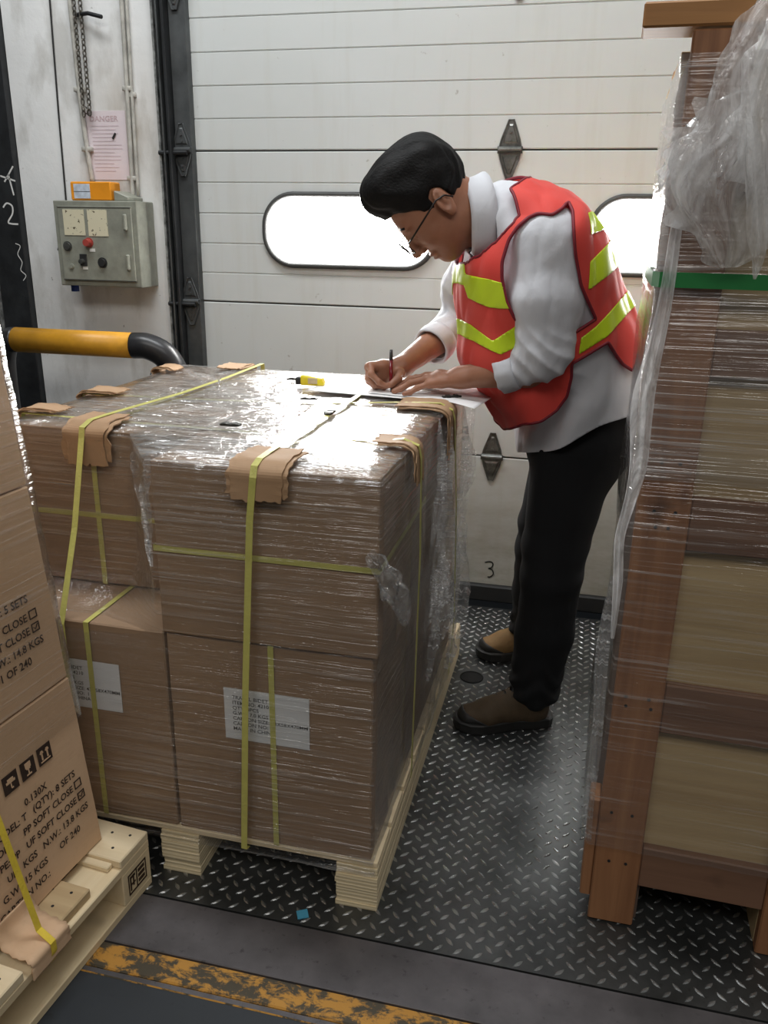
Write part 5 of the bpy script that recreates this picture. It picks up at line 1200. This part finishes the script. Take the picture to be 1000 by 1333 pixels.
cuff(np.array(CUN)+np.array((0.012, -0.002, 0.004)), (-0.93, 0.1, -0.35), 0.047, 0.047, 0.046, 'cuff', 1, shirt); cuff(np.array(CUF)-df_*0.012, df_, 0.051, 0.051, 0.05, 'cuff', 2, shirt)
# collar: stand and turned-down fall around the neck
V = []; F = []; n = 60; A = Vector(NECKA); S1 = Vector(_n(BL-NECKA*(BL@NECKA))); S2 = S1.cross(A)
if S2.z < 0: S2 = -S2
c0 = Vector(NB)
prof = [(0.030, 0.072), (0.060, 0.068), (0.078, 0.067), (0.082, 0.071), (0.074, 0.077), (0.040, 0.084), (0.022, 0.090)]
for j, (t, r) in enumerate(prof):
    for k in range(n+1):
        a = 2*math.pi*(0.02+0.96*k/n)-math.pi/2        # the gap is at the throat
        fr = max(0, -math.sin(a))**3; tt = t-0.012*fr*(1 if j < 5 else 2.2)*0.8+0.006*(1-fr)
        V.append(c0+A*tt+S1*math.cos(a)*r*0.98+S2*(math.sin(a)*r*1.16-0.004-(0.010*fr if j >= 5 else 0)))
for j in range(len(prof)-1):
    for k in range(n): F.append((j*(n+1)+k, j*(n+1)+k+1, (j+1)*(n+1)+k+1, (j+1)*(n+1)+k))
col_ = mesh_vf('collar', V, F, M_SHIRT, shirt, True); m = col_.modifiers.new('thick', 'SOLIDIFY'); m.thickness = 0.0022

# ---- safety vest
VF = [(-0.159, 1.528), (-0.203, 1.494), (-0.227, 1.46), (-0.246, 1.39), (-0.261, 1.349), (-0.29, 1.332), (-0.41, 1.33), (-0.36, 0.984), (-0.20, 0.88), (-0.13, 0.93), (-0.088, 0.943), (-0.052, 0.969), (-0.03, 1.006), (-0.023, 1.058), (-0.027, 1.124), (-0.113, 1.148), (-0.167, 1.198), (-0.189, 1.238), (-0.203, 1.289), (-0.206, 1.328), (-0.194, 1.378), (-0.176, 1.407), (-0.152, 1.429), (-0.131, 1.438), (-0.098, 1.435), (-0.078, 1.449), (-0.066, 1.466), (-0.032, 1.486), (-0.04, 1.60), (-0.16, 1.60)]
VB = [(-0.066, 1.466), (-0.053, 1.444), (-0.038, 1.35), (-0.019, 1.28), (0.001, 1.241), (0.023, 1.2), (-0.029, 1.165), (-0.111, 1.12), (-0.106, 1.059), (-0.037, 1.084), (0.057, 1.145), (0.079, 1.111), (0.099, 1.087), (0.125, 1.068), (0.25, 1.108), (0.21, 1.268), (0.06, 1.50), (-0.04, 1.60), (-0.077, 1.503)]
BANDS = [[(-0.40, 1.335), (-0.305, 1.321), (-0.3, 1.295), (-0.235, 1.288), (-0.206, 1.282), (-0.165, 1.279), (-0.16, 1.224), (-0.203, 1.221), (-0.231, 1.222), (-0.289, 1.239), (-0.302, 1.268), (-0.39, 1.277)],
 [(-0.38, 1.195), (-0.279, 1.175), (-0.217, 1.142), (-0.161, 1.184), (-0.135, 1.2), (-0.128, 1.148), (-0.196, 1.111), (-0.269, 1.136), (-0.37, 1.15)],
 [(-0.062, 1.422), (0.05, 1.47), (0.06, 1.42), (-0.049, 1.376)], [(-0.042, 1.293), (0.05, 1.39), (0.09, 1.34), (-0.017, 1.257)],
 [(-0.13, 1.078), (-0.063, 1.111), (0.023, 1.182), (0.076, 1.242), (0.19, 1.33), (0.2, 1.285), (0.093, 1.203), (0.052, 1.158), (-0.061, 1.082), (-0.13, 1.045)]]
VT = [((-0.02, 2.355, 0.86), 0.165, 0.20), ((-0.025, 2.345, 0.98), 0.172, 0.202), ((-0.075, 2.315, 1.12), 0.182, 0.207), ((-0.145, 2.27, 1.27), 0.186, 0.212), ((-0.175, 2.25, 1.365), 0.135, 0.208), ((-0.215, 2.235, 1.425), 0.100, 0.12)]
def vest_f(P):
    d = smin(chain(P, VT, BL, 0.05), torso_f(P)-0.010, 0.02)
    d = smin(d, ell(P, (0.020, 2.36, 1.12), [BF, BL, [0, 0, 1]], (0.09, 0.15, 0.13)), 0.05)
    d = smin(d, chain(P, [((-0.24, 2.19, 1.30), 0.08, 0.13), ((-0.215, 2.20, 1.10), 0.09, 0.13), ((-0.13, 2.25, 0.93), 0.075, 0.15)], BL, 0.04), 0.04)
    return smin(d, chain(P, [(SHN, 0.07, 0.06), (SHF, 0.07, 0.06)], (0, 0, 1), 0.03)+0.000, 0.05)
V, F = snet(vest_f, (-0.52, 1.96, 0.80), (0.28, 2.62, 1.62), 0.0062)
g = displace(V, F, vest_f, 0.004); V = V+g*(0.006*nz(V, (8, 8, 4), 21.0)+0.006*(np.abs(nz(V, (18, 18, 4), 5.0))*2-0.6))[:, None]
C0 = np.array((-0.08, 2.30, 0))
def near_xz(V):
    lat = (V-C0)@BL; Vm = V-np.where(lat < 0, 2*lat, 0)[:, None]*BL; return Vm[:, 0], Vm[:, 2], lat
x_, z_, lat = near_xz(V)
def vest_mask(V):
    x_, z_, lat = near_xz(V); d = np.minimum(poly_sd(x_, z_, VF), poly_sd(x_, z_, VB))
    # nearer the middle the cloth is whole at the back and the chest below the neckline, whatever the side outline
    nk = (V-NB)@NECKA; return np.maximum(d, np.where(np.linalg.norm(V-NB, axis=1) < 0.15, nk, -1))
Vv, Fv = clip(V, F, vest_mask(V))
nv = NT('red_orange_mesh_cloth'); v = nv.coord(); wv = nv.noise(v, 330, 1)
nv.base(Base_Color=nv.mix(nv.noise(v, 7, 3), srgb(238, 70, 62), srgb(248, 92, 80)), Roughness=0.7, Normal=nv.bump(wv, 0.3, 0.001)); nv.b.inputs['Sheen Weight'].default_value = 0.2
ttr = nv.n('ShaderNodeBsdfTranslucent'); ttr.inputs[0].default_value = (*srgb(240, 70, 60), 1); mx = nv.n('ShaderNodeMixShader'); mx.inputs[0].default_value = 0.25; nv.set(mx.inputs[1], nv.b.outputs[0]); nv.set(mx.inputs[2], ttr); nv.set(nv.out.inputs[0], mx)
vest = npm('safety_vest', Vv, Fv, nv.m, man); vest['label'] = 'red-orange mesh safety vest with dark red piping'
m = vest.modifiers.new('thick', 'SOLIDIFY'); m.thickness = 0.0016; m.offset = 1
gb = displace(Vv, Fv, vest_f, 0.004)
M_BIND = plain('dark_red_piping', srgb(128, 24, 40), 0.6)
b = bmesh.new()
for L in border_loops(Fv):
    if len(L) < 20: continue
    P = Vv[L]; 
    for _ in range(3): P = (np.roll(P, 1, 0)+P*2+np.roll(P, -1, 0))/4
    P = P[::2]; tube(b, [tuple(p) for p in P], 0.0042, 6, closed=True)
obj('piping', b, M_BIND, vest, True)
M_BAND = plain('yellow_green_reflective_tape', srgb(206, 232, 40), 0.35, 0.0, 0.05, 12, 0.1, 300)
def thicken(V, t=0.0022):
    g = displace(V, None, vest_f, 0.004); return V+g*t
for i, poly in enumerate(BANDS):
    for side in (1, -1):
        x_, z_, lat = near_xz(Vv); s = poly_sd(x_, z_, poly); s = np.maximum(s, -side*lat-0.0 if True else s)
        if i >= 2: s = np.maximum(s, -((Vv-C0)@(-BF))-0.03)         # the rear bands stay on the back half
        if i < 2: s = np.maximum(s, ((Vv-C0)@(-BF))-0.06)
        if (s < 0).sum() < 8: continue
        Vb, Fb = clip(Vv, Fv, s)
        if len(Fb) < 10: continue
        o = npm('reflective_band', thicken(Vb, 0.0026), Fb, M_BAND, vest); mm_ = o.modifiers.new('thick', 'SOLIDIFY'); mm_.thickness = 0.001; mm_.offset = 1

# ---- trousers
def trouser_f(P):
    d = chain(P, [((0.0, 2.365, 0.97), 0.128, 0.168), ((0.005, 2.365, 0.86), 0.140, 0.175), ((0.0, 2.365, 0.80), 0.12, 0.165)], BL, 0.04)
    d = smin(d, ell(P, (0.065, 2.39, 0.88), [BF, BL, [0, 0, 1]], (0.075, 0.15, 0.10)), 0.05)
    n_ = chain(P, [((0.0, 2.295, 0.82), 0.118, 0.100), ((-0.030, 2.255, 0.55), 0.094, 0.085), ((-0.032, 2.235, 0.47), 0.088, 0.082), ((-0.035, 2.225, 0.30), 0.082, 0.078), ((-0.052, 2.213, 0.115), 0.070, 0.068)], BL, 0.02)
    f_ = chain(P, [((-0.005, 2.43, 0.82), 0.112, 0.095), ((-0.062, 2.475, 0.55), 0.088, 0.082), ((-0.070, 2.50, 0.45), 0.083, 0.080), ((-0.080, 2.56, 0.28), 0.078, 0.075), ((-0.095, 2.635, 0.10), 0.068, 0.066)], BL, 0.02)
    return smin(smin(d, n_, 0.03), f_, 0.03)
V, F = snet(trouser_f, (-0.24, 2.05, 0.05), (0.24, 2.76, 1.0), 0.0065)
g = displace(V, F, trouser_f, 0.004)
d = 0.006*nz(V, (10, 10, 4), 31.0)
for c in (np.array((-0.03, 2.24, 0.50)), np.array((-0.07, 2.5, 0.47))): r = np.linalg.norm(V-c, axis=1); d += np.exp(-(r/0.12)**2)*0.0025*np.sin(V[:, 2]*70+3*nz(V, (8, 8, 8), 4.0))
d += np.clip((0.24-V[:, 2])/0.12, 0, 1)*0.006*np.sin(V[:, 2]*80+7*nz(V, (12, 12, 5), 14.0))
V = V+g*d[:, None]; V, F = clip(V, F, np.maximum(0.072+0.3*np.maximum(0, -0.06-V[:, 0])-V[:, 2], V[:, 2]-0.975))
ntr = NT('black_work_trousers'); v = ntr.coord(); ntr.base(Base_Color=srgb(13, 14, 17), Roughness=0.9, Normal=ntr.bump(ntr.noise(v, 200, 2), 0.2, 0.001))
tro = npm('trousers', V, F, ntr.m, man); tro['label'] = 'loose black work trousers'; m = tro.modifiers.new('thick', 'SOLIDIFY'); m.thickness = 0.002; m.offset = -1

# ---- shoes
M_SOLE = plain('black_rubber_sole', (0.020, 0.019, 0.018), 0.6); M_LEATH = plain('brown_nubuck_shaded', srgb(82, 66, 46), 0.75, 0, 0.15, 20, 0.2, 200); M_LEATH2 = plain('brown_nubuck_lit', srgb(134, 104, 64), 0.75, 0, 0.15, 20, 0.2, 200)  # one pair: near shoe's shade and far shoe's light put into leather colour
def shoe(toe, heel, mat, side):
    toe = np.array(toe, float); heel = np.array(heel, float); Fx = _n(toe-heel); Sx = np.array([-Fx[1], Fx[0], 0])*side; L = np.linalg.norm(toe-heel); U = np.array([0, 0, 1.])
    A = [Fx, Sx, U]; W = lambda t, s, u: heel+Fx*(t*L)+Sx*s+U*u
    def up(P):
        d = chain(P, [(W(0.17, 0, 0.055), 0.040, 0.036), (W(0.45, 0.002, 0.052), 0.040, 0.040), (W(0.68, 0.006, 0.044), 0.034, 0.047), (W(0.86, 0.004, 0.040), 0.027, 0.040)], Sx, 0.02)
        d = smin(d, cone(P, W(0.22, 0, 0.05), W(0.25, 0, 0.125), 0.042, 0.042), 0.03); d = smin(d, cone(P, W(0.30, 0, 0.10), W(0.62, 0.004, 0.065), 0.030, 0.026), 0.03)
        return smax(d, 0.024-P[:, 2], 0.003)
    lo = np.minimum(toe, heel)-0.09; hi = np.maximum(toe, heel)+0.09; lo[2] = 0.0; hi[2] = 0.15
    V, F = snet(up, lo, hi, 0.0038); V, F = clip(V, F, V[:, 2]-0.118)
    o = npm('work_shoe', V, F, mat, man); m = o.modifiers.new('thick', 'SOLIDIFY'); m.thickness = 0.003; m.offset = -1
    b = bmesh.new(); out = [(0.0, 0.0), (0.01, 0.022), (0.06, 0.037), (0.2, 0.041), (0.42, 0.040), (0.6, 0.049), (0.74, 0.056), (0.86, 0.052), (0.95, 0.036), (0.995, 0.014)]
    ring = [(t, s+0.003*(t > .5)) for t, s in out]+[(1.0, 0.0)]+[(t, -s+0.003*(t > .5)) for t, s in out[:0:-1]]
    lv = []
    for z, gsc in ((0.0012, 0.97), (0.006, 1.0), (0.020, 1.0), (0.030, 1.015), (0.033, 0.97)):
        lv.append([b.verts.new(tuple(W(t+(0.5-t)*(1-gsc), s*gsc, z+0.010*max(0, t-0.8)*2))) for t, s in ring])
    for a, c in zip(lv[:-1], lv[1:]):
        for k in range(len(ring)): b.faces.new((a[k], a[(k+1) % len(ring)], c[(k+1) % len(ring)], c[k]))
    b.faces.new(lv[0][::-1]); b.faces.new(lv[-1]); bmesh.ops.recalc_face_normals(b, faces=b.faces[:]); obj('sole', b, M_SOLE, o)
    Vt, Ft = snet(lambda P: smax(up(P)-0.0022, -(((P-W(0.66, 0, 0))@Fx)-2.2*((P[:, 2]-0.030))), 0.001), lo, hi, 0.0045); obj_ = npm('toe_cap', Vt, Ft, M_SOLE, o)
    b = bmesh.new()
    for k in range(5):
        t = 0.34+k*0.075; z = 0.136-k*0.0125; tube(b, smooth_pts([W(t, -0.026, z-0.016), W(t+0.01, 0, z), W(t+0.03, 0.026, z-0.018)], 5), 0.0022, 6); tube(b, smooth_pts([W(t, 0.026, z-0.016), W(t+0.01, 0, z+0.002), W(t+0.03, -0.026, z-0.018)], 5), 0.0022, 6)
    obj('laces', b, M_RUB, o, True); return o
shoe((-0.277, 2.133, 0), (0.005, 2.232, 0), M_LEATH, 1); shoe((-0.266, 2.574, 0), (-0.003, 2.675, 0), M_LEATH2, -1)

# ================================================================== things on the stack
# paper sheets
def sheet(label, cx, cy, w, h, rz, z, curl, seed, mat):
    V = []; F = []; nx, ny = 28, 20
    for i in range(nx):
        for j in range(ny):
            u = i/(nx-1)-0.5; v = j/(ny-1)-0.5; x = u*w; y = v*h; V.append((x, y, curl(u, v)+0.0004*noise.noise(Vector((u*6, v*6, seed)))))
    for i in range(nx-1):
        for j in range(ny-1): F.append((i*ny+j, (i+1)*ny+j, (i+1)*ny+j+1, i*ny+j+1))
    t = mesh_vf('paper_sheet', V, F, mat, None, True, (cx, cy, z)); t.rotation_euler = (0, 0, rz); m = t.modifiers.new('thick', 'SOLIDIFY'); m.thickness = 0.0004; return tag(t, label, 'paper', 'papers under the writing hands')
M_PAPER = plain('white_paper', srgb(236, 236, 236), 0.6, var=0.02)
sheet('white paper sheet under the pen tip, lying on the wrapped cartons', -0.545, 2.175, 0.297, 0.21, -0.10, 0.9885, lambda u, v: 0.0008+0.004*max(0, -u-0.3)*2, 1, M_PAPER)
sheet('white paper sheet under the left hand, its corner hanging past the carton edge', -0.372, 2.165, 0.297, 0.21, -0.22, 0.9915, lambda u, v: 0.0006-0.045*max(0, u-0.22)**1.3*(0.4+max(0, 0.5-v))+0.0, 2, M_PAPER)
# pen
pt = Vector((-0.4825, 2.119, 0.9895)); pq = Vector((-0.4905, 2.148, 1.098)); ax_ = (pq-pt).normalized()
pen = empty('pen', pt); tag(pen, 'dark red pen with a black cap end held upright in the right hand', 'pen')
def pc(nm, a, b_, r1, r2, mat):
    b = bmesh.new(); cyl(b, ax_*a, ax_*b_, r1, r2, 16); return obj(nm, b, mat, pen, True)
pc('tip', 0.0, 0.014, 0.0006, 0.0030, M_HINGE); pc('barrel', 0.014, 0.085, 0.0048, 0.0048, plain('dark_red_barrel', srgb(120, 18, 30), 0.25)); pc('cap', 0.085, (pq-pt).length, 0.0050, 0.0042, _mc['black_bakelite'])
b = bmesh.new(); bx(b, -0.001, 0.001, -0.0075, -0.0055, 0.07, 0.11, 0); obj('clip', b, M_HINGE, pen).rotation_euler = ax_.to_track_quat('Z', 'Y').to_euler()
# tape measure
tm = empty('tape_measure', (-0.715, 2.165, 0.9895), 0.12); tag(tm, 'small yellow tape measure with black grip lying on top of the wrapped cartons', 'tape measure')
b = bmesh.new(); bx(b, -0.030, 0.036, -0.018, 0.018, 0.0, 0.030, 0.008, seg=3); bmesh.ops.translate(b, verts=[v for v in b.verts if v.co.z > 0.015 and v.co.x > 0.01], vec=(-0.004, 0, -0.008)); obj('case', b, plain('yellow_case', srgb(236, 214, 40), 0.35, var=0.04), tm, True)
b = bmesh.new(); bx(b, -0.044, -0.028, -0.015, 0.015, 0.002, 0.022, 0.004, seg=2); obj('grip', b, M_RUB, tm, True)
b = bmesh.new(); bx(b, -0.008, 0.018, -0.0192, -0.0178, 0.006, 0.022, 0.001); obj('side_label', b, plain('pale_label', srgb(210, 190, 150), 0.5), tm)
# small black clip on the film near the tape measure, black knob of tape at the edge by the hand
for nm, c, r, lab in (('strap_seal', (-0.785, 2.23, 0.990), 0.1, 'small black strap seal on the film left of the tape measure'), ('strap_seal', (-0.318, 2.10, 0.992), 0.6, 'black strap seal at the right edge of the stack under the left forearm')):
    b = bmesh.new(); bx(b, -0.026, 0.026, -0.006, 0.006, -0.001, 0.004, 0.001); bx(b, -0.016, -0.004, -0.008, 0.008, -0.0012, 0.006, 0.001); bx(b, 0.006, 0.018, -0.008, 0.008, -0.0012, 0.007, 0.002)
    o = tag(obj(nm, b, M_BUCK, None, loc=c), lab, 'strap seal'); o.rotation_euler = (0, 0, r)
